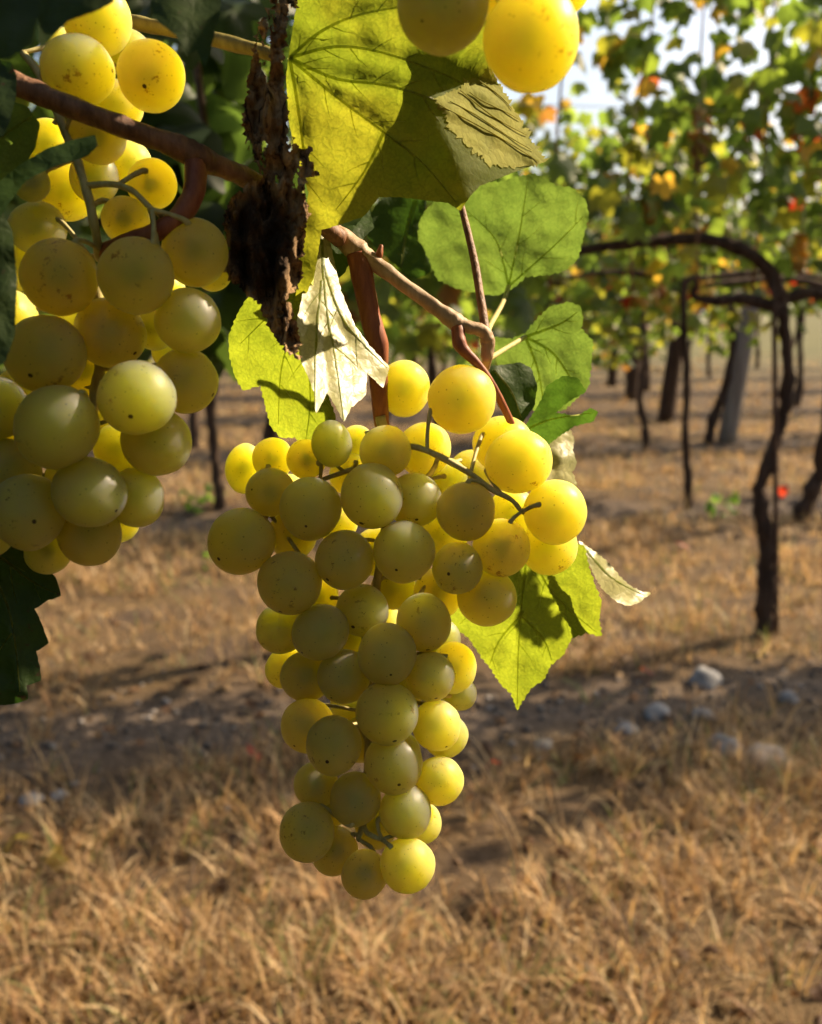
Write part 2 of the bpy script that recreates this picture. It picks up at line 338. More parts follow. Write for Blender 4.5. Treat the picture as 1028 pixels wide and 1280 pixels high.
# ------------------------------------------------------------------ grass and soil cover
def blades(n, y0, y1, xw, hmin, hmax, wid, segs, seed, per=14, keep_strip=0.10):
    r = np.random.default_rng(seed); V = []; Cc = []; F = []; base = 0
    tot = 0; out = []
    while tot < n:
        u = r.random(4*n); y = y0*(y1/y0)**u          # denser towards the camera
        x = (r.random(4*n)-0.5)*2*(y*0.46+xw)+0.0
        out.append(np.stack([x, y], 1)); tot += 4*n
    xy = np.concatenate(out)[:4*n]
    keep = []
    for x, y in xy:
        m = abs((((row_off(x, y)+STRIP)/ROWS + 0.5) % 1.0) - 0.5)*ROWS
        pn = noise.noise(Vector((x*1.7, y*1.7, 1.0)))*0.6 + noise.noise(Vector((x*6, y*6, 5.0)))*0.6
        d = 0.48 + 1.3*pn
        if m + 0.22*noise.noise(Vector((x*2.5, y*2.5, 9))) < 0.24: d *= keep_strip
        keep.append(d)
    keep = np.array(keep); ctr = xy[r.random(len(xy)) < keep][:max(1, n//per)]
    m_ = np.maximum(1, (per*(0.3+1.6*r.random(len(ctr))**1.5)).astype(int)); ti = np.repeat(np.arange(len(ctr)), m_); n = len(ti)
    spread = (0.008+0.03*r.random(len(ctr)))[ti]*(1 + 0.08*ctr[ti, 1])
    offs = r.normal(size=(n, 2))*spread[:, None]; xy = ctr[ti]+offs
    tuft_h = (0.55+0.75*r.random(len(ctr)))[ti]; tuft_c = (0.7+0.55*r.random(len(ctr)))[ti]; tuft_k = r.random(len(ctr))[ti]
    straw = np.array([[0.52, 0.36, 0.18], [0.43, 0.28, 0.135], [0.32, 0.19, 0.095], [0.62, 0.48, 0.28], [0.13, 0.085, 0.05], [0.16, 0.19, 0.06]])
    prob = np.array([0.27, 0.25, 0.18, 0.16, 0.10, 0.04])
    ci = r.choice(6, n, p=prob); ci = np.where((tuft_k > 0.93) & (r.random(n) < 0.6), 5, ci); ci = np.where((tuft_k < 0.2) & (r.random(n) < 0.6), 4, ci)
    Vs = np.zeros((n, 2*segs+1, 3), np.float32); col = np.zeros((n, 2*segs+1, 3), np.float32)
    az = np.arctan2(offs[:, 1], offs[:, 0]) + r.normal(size=n)*1.1
    h = (hmin + (hmax-hmin)*r.random(n)**1.8)*tuft_h; lean = 0.25 + 1.5*r.random(n)**0.8
    wd = wid*(0.6+0.8*r.random(n))
    zs = np.array([gz(x, y) for x, y in xy])
    dirx, diry = np.cos(az), np.sin(az); face = az + math.pi/2 + (r.random(n)-0.5)*1.6
    fx, fy = np.cos(face), np.sin(face)
    curl = (r.random(n)-0.3)*1.2
    px = xy[:, 0].copy(); py = xy[:, 1].copy(); pz = zs - 0.004
    ang = lean*0.5
    for s in range(segs+1):
        ww = wd*(1 - s/segs)**0.7*0.5
        if s < segs:
            Vs[:, 2*s] = np.stack([px-fx*ww, py-fy*ww, pz], 1); Vs[:, 2*s+1] = np.stack([px+fx*ww, py+fy*ww, pz], 1)
        else: Vs[:, 2*s] = np.stack([px, py, pz], 1)
        L = h/segs
        px = px + dirx*np.sin(ang)*L; py = py + diry*np.sin(ang)*L; pz = pz + np.cos(ang)*L
        ang = np.minimum(ang + (lean*0.6+curl*0.5)/segs*1.4, 2.0)
    c = straw[ci]*(0.8+0.4*r.random(n))[:, None]*tuft_c[:, None]
    col[:] = c[:, None, :]
    k = 2*segs+1; tri = []
    for s in range(segs-1): tri += [(2*s, 2*s+1, 2*s+3), (2*s, 2*s+3, 2*s+2)]
    tri.append((2*segs-2, 2*segs-1, 2*segs))
    tri = np.array(tri); F = (tri[None] + (np.arange(n)*k)[:, None, None]).reshape(-1, 3)
    return Vs.reshape(-1, 3), F, col.reshape(-1, 3)
for (n, y0, y1, xw, a, b, wd, sg, sd) in ((50000, 1.15, 4.2, 0.35, 0.02, 0.15, 0.0042, 4, 1), (52000, 4.2, 11, 0.5, 0.03, 0.16, 0.005, 2, 2), (16000, 11, 30, 1.0, 0.04, 0.16, 0.011, 2, 3)):
    V, F, c = blades(n, y0, y1, xw, a, b, wd, sg, sd)
    o = link('dry_grass', np_mesh('dry_grass', V, F, c), M['grass'])
    tag(o, ['short straw coloured dry grass in front of the bare strip', 'dry tan grass between the further vine rows', 'dry grass at the far end of the vineyard'][sd-1], 'grass', kind='stuff')

# gravel lying on the bare strips: too small and too many to count
def ico(sub):
    import bmesh
    bm = bmesh.new(); bmesh.ops.create_icosphere(bm, subdivisions=sub, radius=1)
    V = np.array([v.co[:] for v in bm.verts], np.float32); F = np.array([[v.index for v in f.verts] for f in bm.faces], np.int32); bm.free()
    return V, F
IV1, IF1 = ico(1); IV2, IF2 = ico(2)
def gravel():
    r = np.random.default_rng(5); Vs = []; Fs = []; Cs = []; n = 0
    for i in range(1500):
        row = 1 if i < 1150 else 2
        s = (r.random()-0.5)*2*(2.0 if row == 1 else 3.2) + 0.2
        p = Vector((0, ROW0+ROWS*row, 0)) + RU*s + RN*(r.normal()*0.16 - STRIP)
        rr = 0.004 + 0.011*r.random()**3
        v = IV1*np.array([1, 0.7+0.4*r.random(), 0.55+0.3*r.random()])*rr*(1+0.25*(r.random((len(IV1), 1))-0.5))
        a = r.random()*6.28; c, sn = math.cos(a), math.sin(a)
        v = np.stack([v[:, 0]*c-v[:, 1]*sn, v[:, 0]*sn+v[:, 1]*c, v[:, 2]], 1)+np.array([p.x, p.y, gz(p.x, p.y)+rr*0.3])
        Vs.append(v); Fs.append(IF1+n); n += len(v); g = 0.07+0.20*r.random()**2.5; Cs.append(np.tile([g, g*0.90, g*0.80], (len(v), 1)))
    return np.concatenate(Vs), np.concatenate(Fs), np.concatenate(Cs)
t = NT('gravel_stone'); a = t.n('ShaderNodeAttribute'); a.attribute_name = 'Col'
M['gravel'] = t.end(t.principled(a.outputs['Color'], 0.9, 0.2).outputs[0])
V, F, c = gravel()
tag(link('gravel', np_mesh('gravel', V, F, c), M['gravel'], smooth=False), 'loose grey gravel on the bare soil under the vines', 'gravel', kind='stuff')

# brown leaf litter and broken stems
def litter():
    r = random.Random(9); Vs = []; Fs = []; Cs = []; k = 0
    for i in range(900):
        y = 1.3*(9/1.3)**r.random(); x = r.uniform(-1, 1)*(y*0.45+0.3); size = r.uniform(0.018, 0.06)
        V, F = LV[r.randrange(5)]
        m = np.array(Matrix.Translation((x, y, gz(x, y)+r.uniform(0.004, 0.03))) @ Matrix.Rotation(r.random()*6.28, 4, 'Z') @ Matrix.Rotation(r.gauss(0, 0.6), 4, 'X') @ Matrix.Diagonal((size, size*r.uniform(0.5, 1), size*1.6, 1)))
        Vs.append(V@m[:3, :3].T+m[:3, 3]); Fs.append(F+k); k += len(V)
        c = r.choice([(0.16, 0.085, 0.04), (0.22, 0.13, 0.065), (0.10, 0.055, 0.03), (0.30, 0.20, 0.10)]); Cs.append(np.tile(c, (len(V), 1)))
    tag(link('leaf_litter', np_mesh('leaf_litter', np.concatenate(Vs), np.concatenate(Fs), np.concatenate(Cs)), M['grass']), 'crumbled brown leaf litter scattered through the dry grass', 'leaf litter', kind='stuff')
def stone(px, py, rpx, mat, label, flat=0.7, seed=0):
    p = G(px, py); d = (p-CL).length; r = rpx/FPX*d
    V = []
    for v in ico(3)[0]:
        q = Vector(v); k = 1 + 0.22*noise.noise(q*1.3+Vector((seed*7.1, 0, 0))) + 0.1*noise.noise(q*3+Vector((seed, 3, 0)))
        V.append((q.x*r*k*1.15, q.y*r*k, q.z*r*k*flat))
    o = link('stone', np_mesh('stone', V, ico(3)[1]), mat)
    o.location = (p.x, p.y, gz(p.x, p.y)+r*flat*0.12); o.rotation_euler.z = seed*1.3
    return tag(o, label, 'stone', 'stones on the bare strip')
stone(822, 893, 16, M['stone'], 'pale grey round stone between two smaller stones on bare strip', seed=1)
stone(878, 899, 12, M['stone'], 'small grey stone between two larger pale stones on bare strip', seed=2)
stone(783, 910, 12, M['stone'], 'small dull stone farthest from the gnarled trunk with the stake', seed=3)
stone(907, 942, 20, M['stone'], 'bluish white stone with sharp top beside the large tan stone', 0.85, seed=4)
stone(957, 960, 27, M['stone_tan'], 'large low tan stone half hidden in straw grass', 0.6, seed=5)
stone(882, 855, 17, M['stone'], 'grey stone in shade nearest the base of the staked trunk', 0.9, seed=6)
stone(985, 880, 10, M['stone'], 'tiny grey stone just below the staked vine trunk', 0.9, seed=7)
stone(38, 1003, 12, M['stone'], 'grey pebble at the bare strip edge below the dark serrated leaf', seed=8)
stone(74, 998, 9, M['stone'], 'smaller grey pebble beside another under the dark serrated leaf', seed=9)
stone(680, 930, 10, M['stone'], 'small pale stone behind straw grass right of the hanging bunch', seed=10)

# ------------------------------------------------------------------ generic vine leaf for rows behind
def leaf_variant(seed, n=16):
    r = random.Random(seed); V = [(0, 0, 0)]; 
    lob = [(0, 1.0), (1.05, 0.86), (-1.05, 0.86), (2.05, 0.66), (-2.05, 0.66)]
    fold = 0.25 + 0.3*r.random(); droop = 0.25+0.35*r.random()
    pts = []
    for i in range(n):
        a = -math.pi + 2*math.pi*(i+0.5)/n
        rad = 0.55
        for la, lr in lob: rad = max(rad, lr*max(0, math.cos((a-la)*0.95))**0.45*(1-0.55*min(1, abs(a-la)/0.6)))
        if abs(abs(a)-math.pi) < 0.3: rad = 0.25
        rad *= 0.92+0.16*r.random()
        pts.append((a, rad*0.62))
    def z(x, y): return -fold*abs(x)*0.6 - droop*(y*y+x*x)*0.9 + 0.05*math.sin(9*x+seed)+0.05*math.sin(8*y+2*seed)
    for k in (0.52, 1.0):
        for a, rd in pts:
            x, y = math.sin(a)*rd*k, math.cos(a)*rd*k; V.append((x, y, z(x, y)))
    F = []
    for i in range(n):
        j = (i+1) % n; F += [(0, 1+i, 1+j), (1+i, 1+n+i, 1+n+j), (1+i, 1+n+j, 1+j)]
    return np.array(V, np.float32), np.array(F, np.int32)
LV = [leaf_variant(s) for s in range(5)]; NV = [leaf_variant(s, 44) for s in range(5)]   # finer ones for the row at hand
LM = []
for i, (V, F) in enumerate(LV):
    me = np_mesh('leaf', V, F); me.materials.append(M['leaf_obj']); me.polygons.foreach_set('use_smooth', np.ones(len(F), bool)); LM.append(me)
def leaf_colour(r, warm=0.06, yellow=0.3):
    u = r.random()
    if u < warm: c = random.Random(r.random()).choice([(0.20, 0.022, 0.012), (0.20, 0.05, 0.015), (0.15, 0.075, 0.025)])
    elif u < warm+yellow: c = (0.14, 0.15, 0.024)
    elif u < warm+yellow+0.05: c = (0.24, 0.16, 0.03)
    else: c = (0.065, 0.105, 0.024) if r.random() < 0.55 else (0.095, 0.14, 0.028)
    k = 0.75+0.5*r.random(); return (c[0]*k, c[1]*k, c[2]*k)
def leaf_matrix(r, pos, size, side):
    # blade normal: outwards and up, tip hanging
    nrm = (RN*side*(0.3+0.9*r.random()) + RU*(r.random()-0.5)*1.6 + Vector((0, 0, 0.2+0.9*r.random()))).normalized()
    down = Vector((r.random()-0.5, r.random()-0.5, -1.0)); y = (down - nrm*down.dot(nrm)).normalized(); x = y.cross(nrm)
    m = Matrix((x, y, nrm)).transposed().to_4x4(); m.translation = pos
    return m @ Matrix.Diagonal((size, size, size, 1))
GAPS = ((672, 125, 88), (890, 38, 42), (800, 30, 26), (745, 165, 30), (965, 55, 26), (775, 110, 22), (1015, 220, 20), (735, 311, 13), (765, 307, 13), (800, 303, 13), (835, 300, 13), (870, 298, 13), (905, 303, 14), (935, 315, 14), (958, 335, 14))     # thin places in the second row's canopy
def canopy_points(r, s0, s1, n, zlo, zhi, thick, holes=None):
    out = []
    while len(out) < n:
        s = s0+(s1-s0)*r.random(); z = zlo + (zhi-zlo)*r.random()**0.9
        d = noise.noise(Vector((s*2.1, z*2.1, n*0.01+zlo)))*0.8 + 0.62
        top = zhi - 0.25*abs(noise.noise(Vector((s*3.0, 1.1, n))))
        low = zlo + 0.25*abs(noise.noise(Vector((s*3.3, 5.1, n))))
        if r.random() > d or z > top or z < low: continue
        if holes is not None:
            p = holes+RU*s+Vector((0, 0, z)); q = CM.transposed() @ (p-CL); hx, hy = W0/2+FPX*q.x/-q.z, H0/2-FPX*q.y/-q.z
            if any((hx-a)**2+(hy-b)**2 < c*c for a, b, c in GAPS) and r.random() < 0.97: continue
        out.append((s, z, r.gauss(0, thick)))
    return out
def vine(trunk_pts, trunk_r, row, s0, s1, label, group, seed, n_parts=0, n_stuff=200, zlo=1.1, zhi=2.35, cordon=None, arms=True, warm=0.03, yellow=0.3, lsize=(0.095, 0.15), thick=0.2, bark_sides=9):
    r = random.Random(seed); base = trunk_pts[0].copy()
    th = thing('grapevine', base, label, 'grapevine', group)
    tube('trunk', trunk_pts, trunk_r, M['bark'], th, 8, bark_sides, 0.55, 26, seed)
    top = trunk_pts[-1]
    if cordon:
        for pts, rad in cordon: tube('cordon_arm', pts, rad, M['bark'], th, 5, 8, 0.3, 18, seed+3)
    else:
        org = Vector((0, ROW0+ROWS*row, 0)); st = (top-org).dot(RU)
        for se in (s0, s1):
            pts = [top + RU*(se-st)*k + Vector((0, 0, 0.05*math.sin(k*3)+0.02*noise.noise(Vector((k*3, seed, se))))) for k in (0, 0.3, 0.65, 0.98)]
            tube('cordon_arm', pts, [trunk_r[-1]*0.9, 0.02, 0.016, 0.012], M['bark'], th, 4, 7, 0.3, 18, seed)
    org = Vector((0, ROW0+ROWS*row, 0))
    # canes rising from the cordon
    ns = 7 if n_parts else 4
    for i in range(ns):
        s = s0+(s1-s0)*(i+0.3+0.4*r.random())/ns; z0 = top.z
        pts = [org+RU*(s+0.12*(r.random()-0.5)*k)+RN*(0.08*(r.random()-0.5))+Vector((0, 0, z0+(zhi-z0-0.1)*k)) for k in (0, 0.35, 0.7, 1)]
        tube('cane', pts, [0.006, 0.005, 0.004, 0.002], M['cane'], th, 3, 5)
    pts = canopy_points(r, s0, s1, n_parts+n_stuff, zlo, zhi, thick, org if row == 1 else None)
    for k, (s, z, q) in enumerate(pts[:n_parts]):
        v = r.randrange(5); o = bpy.data.objects.new('leaf', LM[v]); COL.objects.link(o); o.parent = th
        m = leaf_matrix(r, org+RU*s+RN*q+Vector((0, 0, z))-base, r.uniform(*lsize), 1 if r.random() < 0.5 else -1)
        o.matrix_basis = m; c = leaf_colour(r, warm, yellow); o.color = (*c, 1)
    if n_stuff:
        Vs = []; Fs = []; Cs = []; n = 0
        for (s, z, q) in pts[n_parts:]:
            V, F = LV[r.randrange(5)]; m = np.array(leaf_matrix(r, org+RU*s+RN*q+Vector((0, 0, z))-base, r.uniform(*lsize), 1 if r.random() < 0.5 else -1))
            Vs.append(V@m[:3, :3].T+m[:3, 3]); Fs.append(F+n); n += len(V); Cs.append(np.tile(leaf_colour(r, warm, yellow), (len(V), 1)))
        o = link('foliage', np_mesh('foliage', np.concatenate(Vs), np.concatenate(Fs), np.concatenate(Cs)), M['leaf_att'], th); o['kind'] = 'stuff'
    return th
def on_row(row, s, z=0): 
    p = Vector((0, ROW0+ROWS*row, 0))+RU*s; return Vector((p.x, p.y, (gz(p.x, p.y)-0.02 if z == 0 else z)))
def row_s(row, p): return (Vector((p.x, p.y, 0))-Vector((0, ROW0+ROWS*row, 0))).dot(RU)

# --- row 2: staked vine at the right, one behind the bunch, one at the left
Y2 = G(960, 805).y
tp = [(955, 822), (957, 754), (959, 685), (951, 632), (953, 600), (965, 567), (977, 535), (985, 494), (985, 446), (981, 401), (973, 364)]
T = [AT(x, y, Y2) for x, y in tp]; T[0].z = gz(T[0].x, T[0].y)-0.03
arch = [AT(x, y, Y2+dy) for x, y, dy in ((975, 372, 0), (962, 338, 0), (925, 310, 0), (870, 298, 0), (800, 303, -0.03), (730, 312, -0.08), (650, 326, -0.13), (560, 345, -0.18))]
stub = [AT(x, y, Y2) for x, y in ((978, 385), (930, 374), (895, 376), (868, 370), (872, 352))]
rarm = [AT(x, y, Y2+0.02) for x, y in ((978, 375), (1010, 366), (1050, 372), (1120, 375))]
s_r = row_s(1, T[0])
vine(T, [0.040, 0.031, 0.027, 0.030, 0.020, 0.023, 0.017, 0.022, 0.018, 0.021, 0.024], 1, s_r-0.95, s_r+0.75, 'gnarled dark grapevine with arched cordon beside a thin straight stake', 'vines of the second row', 11, 295, 620, 1.32, 2.55, lsize=(0.075, 0.125),
     cordon=[(arch, [0.026, 0.025, 0.023, 0.021, 0.019, 0.017, 0.015, 0.012]), (stub, [0.024, 0.02, 0.017, 0.014, 0.008]), (rarm, [0.024, 0.022, 0.018, 0.014])], warm=0.025, yellow=0.22, bark_sides=14)
stake_pts = [AT(971, 812, Y2-0.02), AT(970, 600, Y2-0.02), AT(968, 340, Y2-0.02)]
st = tag(link('stake', mesh_mixed('stake', *tube_data(stake_pts, 0.010, 3, 8)), M['stake']), 'thin rusty straight stake beside the gnarled arched vine trunk', 'stake')
for k, (s, lab) in enumerate(((s_r-1.75, 'dense grapevine directly behind the hanging main bunch'), (s_r-3.3, 'dense shaded grapevine behind the dim left bunch'))):
    T = [on_row(1, s), on_row(1, s+0.03, 0.35), on_row(1, s-0.03, 0.75), on_row(1, s+0.04, 1.12), on_row(1, s, 1.42)]
    vine(T, [0.04, 0.034, 0.03, 0.028, 0.026], 1, s-0.8, s+0.8, lab, 'vines of the second row', 21+k, 290, 800 + 100*k, 1.05, 2.6, warm=0.02, yellow=0.12, thick=0.2)

for k, s in enumerate((s_r+1.6, s_r+3.2)):
    T = [on_row(1, s), on_row(1, s+0.03, 0.35), on_row(1, s-0.03, 0.75), on_row(1, s, 1.42)]
    vine(T, [0.04, 0.034, 0.03, 0.026], 1, s-0.8, s+0.8, ['grapevine next along the row from the staked vine', 'grapevine two along the row from the staked vine'][k], 'vines of the second row', 27+k, 0, 620, 1.2, 2.55, thick=0.2)
# --- row 3
def pix_vine(row, px, base_y, tops, r0, label, group, seed, n_parts, n_stuff, half=0.8, **kw):
    b = G(px, base_y); T = [Vector((b.x, b.y, gz(b.x, b.y)-0.02))] + [AT(x, y, b.y) for x, y in tops]
    s = row_s(row, b); n = len(T)
    return vine(T, [r0*(1-0.3*i/(n-1)) for i in range(n)], row, s-half, s+half, label, group, seed, n_parts, n_stuff, **kw), b
g3 = 'vines of the third row'
pix_vine(2, 860, 640, [(862, 610), (857, 560), (859, 480), (855, 400), (856, 350)], 0.028, 'slim straight grapevine trunk alone in the dry grass', g3, 31, 280, 160, 0.85, zlo=1.0, zhi=2.35, yellow=0.30, warm=0.04)
pix_vine(2, 1000, 650, [(1012, 620), (1026, 590), (1038, 520), (1045, 430), (1040, 360)], 0.05, 'grapevine with thick leaning trunk behind the staked vine', g3, 32, 200, 160, 0.7, zlo=1.25, zhi=2.35)
pix_vine(2, 276, 645, [(272, 600), (266, 540), (262, 480), (262, 420), (262, 350)], 0.032, 'dark slim grapevine trunk left of the main bunch', g3, 33, 260, 260, 0.85, zlo=0.95, zhi=2.4, yellow=0.2)
for k, s in enumerate((-3.0, 0.15, 4.5, 6.1)):
    T = [on_row(2, s), on_row(2, s+0.03, 0.4), on_row(2, s-0.02, 0.9), on_row(2, s, 1.35)]
    vine(T, [0.035, 0.03, 0.028, 0.025], 2, s-0.85, s+0.85, ['leafy grapevine behind the lowest dim grapes of the left bunch', 'leafy grapevine hidden behind the main bunch in the third row', 'grapevine next along the row from the leaning thick trunk', 'grapevine two along the row from the leaning thick trunk'][k], g3, 35+k, 240 if k < 2 else 0, 300, zlo=0.95, zhi=2.4, yellow=0.35)

# --- rows 4 to 8
g4 = 'vines of the rows farther back'
far_lab = 'blurred leafy grapevine of the rows farther back'
pix_vine(3, 806, 565, [(808, 540), (800, 500), (806, 450), (804, 380)], 0.035, 'thin wavy grapevine trunk left of the thick grey post', g4, 41, 0, 420, 0.8, zlo=0.9, zhi=2.3, yellow=0.32, warm=0.04)
pix_vine(3, 885, 556, [(893, 520), (906, 490), (916, 440), (913, 370)], 0.045, 'grapevine trunk leaning against the thick grey post', g4, 42, 0, 420, 0.75, zlo=1.15, zhi=2.3, yellow=0.4)
seedc = 60
for row in range(3, 8):
    half = (ROW0+ROWS*row)*0.44+1.2; s = -half
    while s < half+1.6:
        seedc += 1; p = on_row(row, s)
        px = W0/2 + FPX*p.x/p.y
        skip = (row == 3 and 760 < px < 960) or (px > 930 and row > 3 and px < 1100 and False)
        if not skip:
            T = [on_row(row, s), on_row(row, s+0.06*math.sin(seedc), 0.4), on_row(row, s-0.05*math.cos(seedc*2), 0.85), on_row(row, s, 1.3)]
            vine(T, [0.05, 0.042, 0.036, 0.03], row, s-0.8, s+0.8, 'blurred leafy grapevine in the %s row from the photographer' % ['fourth', 'fifth', 'sixth', 'seventh', 'eighth'][row-3], g4, seedc, 0, 330 if row < 6 else 220, zlo=0.62 if px < 880 else 1.15, zhi=2.35, yellow=0.30, warm=0.04, lsize=(0.1, 0.16), bark_sides=6)
        s += 1.6 + 0.1*math.sin(seedc*3.3)

# --- posts
def post(px, y_base, top, r, label, mat='bark'):
    b = G(px, y_base); a = Vector((b.x, b.y, gz(b.x, b.y)-0.05)); c = AT(top[0], top[1], b.y)
    V, F = tube_data([a, a.lerp(c, 0.5), c], [r, r*0.97, r*0.93], 3, 14, 0.06, 10, px)
    tag(link('post', mesh_mixed('post', V, F), M[mat]), label, 'post', 'trellis posts')
post(908, 556, (946, 340), 0.085, 'thick leaning grey post with a vine trunk against it', 'post')
post(832, 528, (852, 385), 0.095, 'dark leaning post behind the slim straight vine trunk')
post(788, 500, (800, 380), 0.09, 'far upright post between a dark leaning post and farther post')
post(765, 483, (772, 385), 0.08, 'farthest thin post seen beside the notched green leaf')
# --- trellis wires
def wire(row, z, label):
    pts = [on_row(row, s, z+0.01*math.sin(s)) for s in (-5, -2.5, 0, 2.5, 5)]
    tag(link('trellis_wire', mesh_mixed('trellis_wire', *tube_data(pts, 0.0016, 3, 5)), M['wire']), label, 'wire', 'trellis wires')
wire(1, 1.44, 'lowest thin trellis wire along the arched cordon'); wire(1, 1.85, 'middle thin trellis wire through the leaves above the arched cordon'); wire(2, 1.4, 'thin trellis wire through the third row of vines')

# --- bunches hanging in the second and third rows
def far_bunch(px, py, Y, length, wid, col, label, seed):
    r = np.random.default_rng(seed); top = AT(px, py, Y)
    th = thing('grape_bunch', top, label, 'grapes', 'blurred bunches on the vines behind')
    Vs = []; Fs = []; n = 0
    for i in range(60):
        k = r.random()**0.8; a = r.random()*6.28; rad = wid*(1-0.75*k)*math.sqrt(r.random())
        c = np.array([math.cos(a)*rad, math.sin(a)*rad, -0.03-k*length]); v = IV2*(0.0075+0.0015*r.random())
        Vs.append(v+c); Fs.append(IF2+n); n += len(v)
    o = link('berries', np_mesh('berries', np.concatenate(Vs), np.concatenate(Fs)), col, th); o['kind'] = 'stuff'
    tube('stem', [top+Vector((0, 0, 0.06)), top+Vector((0.005, 0, 0)), top+Vector((0, 0, -0.04-length*0.6))], [0.003, 0.003, 0.002], M['stem_green'], th, 3, 6)
def berry_mat(name, c, tr):
    t = NT(name); oc = t.obj(); p = t.principled(t.mix(t.noise(oc, 60, 2), c, tuple(x*0.6 for x in c)), 0.4, 0.4)
    tl = t.n('ShaderNodeBsdfTranslucent'); tl.inputs[0].default_value = (*tr, 1); mx = t.n('ShaderNodeMixShader'); mx.inputs[0].default_value = 0.55
    t.l(p.outputs[0], mx.inputs[1]); t.l(tl.outputs[0], mx.inputs[2]); return t.end(mx.outputs[0])
M['berry'] = berry_mat('golden_berries', (0.50, 0.34, 0.07), (0.75, 0.5, 0.06))
M['berry_brown'] = berry_mat('browning_berries', (0.36, 0.20, 0.06), (0.55, 0.3, 0.05))
far_bunch(878, 120, Y2-0.15, 0.20, 0.05, M['berry_brown'], 'tall browning bunch hanging above the arch of the cordon', 1)
far_bunch(815, 215, Y2-0.1, 0.13, 0.055, M['berry'], 'golden bunch hanging just above the arched cordon arm', 2)
far_bunch(765, 205, Y2-0.2, 0.10, 0.04, M['berry'], 'small golden bunch beside the large round green leaf', 3)
far_bunch(1003, 280, Y2-0.12, 0.12, 0.045, M['berry'], 'golden bunch beside the top of the staked trunk', 4)
far_bunch(885, 345, G(860, 640).y-0.2, 0.16, 0.06, M['berry'], 'golden bunch below the arched cordon on the row behind', 5)
far_bunch(830, 325, G(860, 640).y-0.2, 0.18, 0.07, M['berry_brown'], 'brownish bunch below the arched cordon on the row behind', 6)

# --- fallen leaves
litter()
def fallen(px, py, size, c, label, tilt=0.5, seed=0):
    p = G(px, py); o = bpy.data.objects.new('fallen_leaf', LM[seed % 5]); COL.objects.link(o)
    o.location = (p.x, p.y, gz(p.x, p.y)+0.035); o.rotation_euler = (tilt, 0.3, seed*1.7); o.scale = (size,)*3; o.color = (*c, 1)
    tag(o, label, 'fallen leaf', 'fallen leaves on the dry grass')
RED = (0.20, 0.018, 0.012)
fallen(322, 955, 0.07, RED, 'red fallen leaf standing in the grass left of the bunch', 1.0, 1)
fallen(613, 968, 0.055, RED, 'small red fallen leaf in grass right of the bunch tip', 0.7, 2)
fallen(975, 628, 0.11, (0.24, 0.025, 0.014), 'bright red fallen leaf by the trunk with the stake', 1.0, 3)
fallen(855, 686, 0.09, RED, 'dark red fallen leaf in front of the slim straight trunk', 0.4, 4)
fallen(332, 822, 0.05, RED, 'tiny red fallen leaf beside the left flank of the main bunch', 0.8, 5)
fallen(20, 1062, 0.09, (0.27, 0.22, 0.07), 'pale yellow fallen leaf at the left foreground grass', 0.9, 6)
fallen(66, 1092, 0.07, (0.25, 0.20, 0.07), 'narrow yellow curled fallen leaf beside a larger pale one', 1.2, 7)
fallen(812, 850, 0.06, (0.17, 0.04, 0.02), 'rust red fallen leaf at the edge of the stony strip', 0.3, 8)
def weed(px, py, h, n, label, seed):
    r = random.Random(seed); p = G(px, py); th = thing('weed', (p.x, p.y, gz(p.x, p.y)), label, 'weed', 'green weeds in the dry grass')
    for i in range(n):
        o = bpy.data.objects.new('leaf', LM[r.randrange(5)]); COL.objects.link(o); o.parent = th
        k = r.random(); o.location = ((r.random()-0.5)*h*1.2, (r.random()-0.5)*h*0.6, h*(0.15+0.8*k)); o.rotation_euler = (r.random()*1.5, r.random()*1.5-0.7, r.random()*6.28); o.scale = (h*0.45,)*3; o.color = (0.10, 0.19, 0.03, 1)
    V = []; 
    tube('stem', [Vector(th.location), Vector(th.location)+Vector((0.01, 0, h*0.5)), Vector(th.location)+Vector((0, 0.01, h*0.95))], [0.004, 0.003, 0.002], M['stem_green'], th, 3, 5)
weed(245, 650, 0.16, 12, 'broad leaved green weed by the dark slim left trunk', 1)
weed(262, 712, 0.08, 8, 'low green weed left of the scarred end grape', 2)
weed(900, 650, 0.15, 18, 'green weed patch between the slim trunk and the staked trunk', 3)
weed(700, 815, 0.07, 6, 'yellow green weed beside the hanging triangular leaf tip', 4)

# ------------------------------------------------------------------ foreground leaves traced from the photograph, with depth of their own
def inside(p, poly):
    x, y = p; c = False; j = len(poly)-1
    for i in range(len(poly)):
        xi, yi = poly[i]; xj, yj = poly[j]
        if (yi > y) != (yj > y) and x < (xj-xi)*(y-yi)/(yj-yi)+xi: c = not c
        j = i
    return c
def serrate(poly, seg, amp, seed, ragged=False):
    r = random.Random(seed); out = []; n = len(poly)
    area = sum(poly[i][0]*poly[(i+1) % n][1]-poly[(i+1) % n][0]*poly[i][1] for i in range(n)); sg = 1 if area > 0 else -1
    for i in range(n):
        a, b = poly[i], poly[(i+1) % n]; L = math.hypot(b[0]-a[0], b[1]-a[1]); k = max(1, round(L/seg))
        nx_, ny_ = (b[1]-a[1])/max(L, 1e-6)*sg, -(b[0]-a[0])/max(L, 1e-6)*sg
        for q in range(k):
            t = q/k; x, y = a[0]+(b[0]-a[0])*t, a[1]+(b[1]-a[1])*t; out.append((x, y))
            tt = (q+0.62+0.2*r.random())/k; h = amp*(0.5+r.random())*0.6
            if ragged: tt = (q+r.uniform(0.2, 0.8))/k; h = amp*r.gauss(0, 0.8)
            out.append((a[0]+(b[0]-a[0])*tt+nx_*h, a[1]+(b[1]-a[1])*tt+ny_*h))
    return out
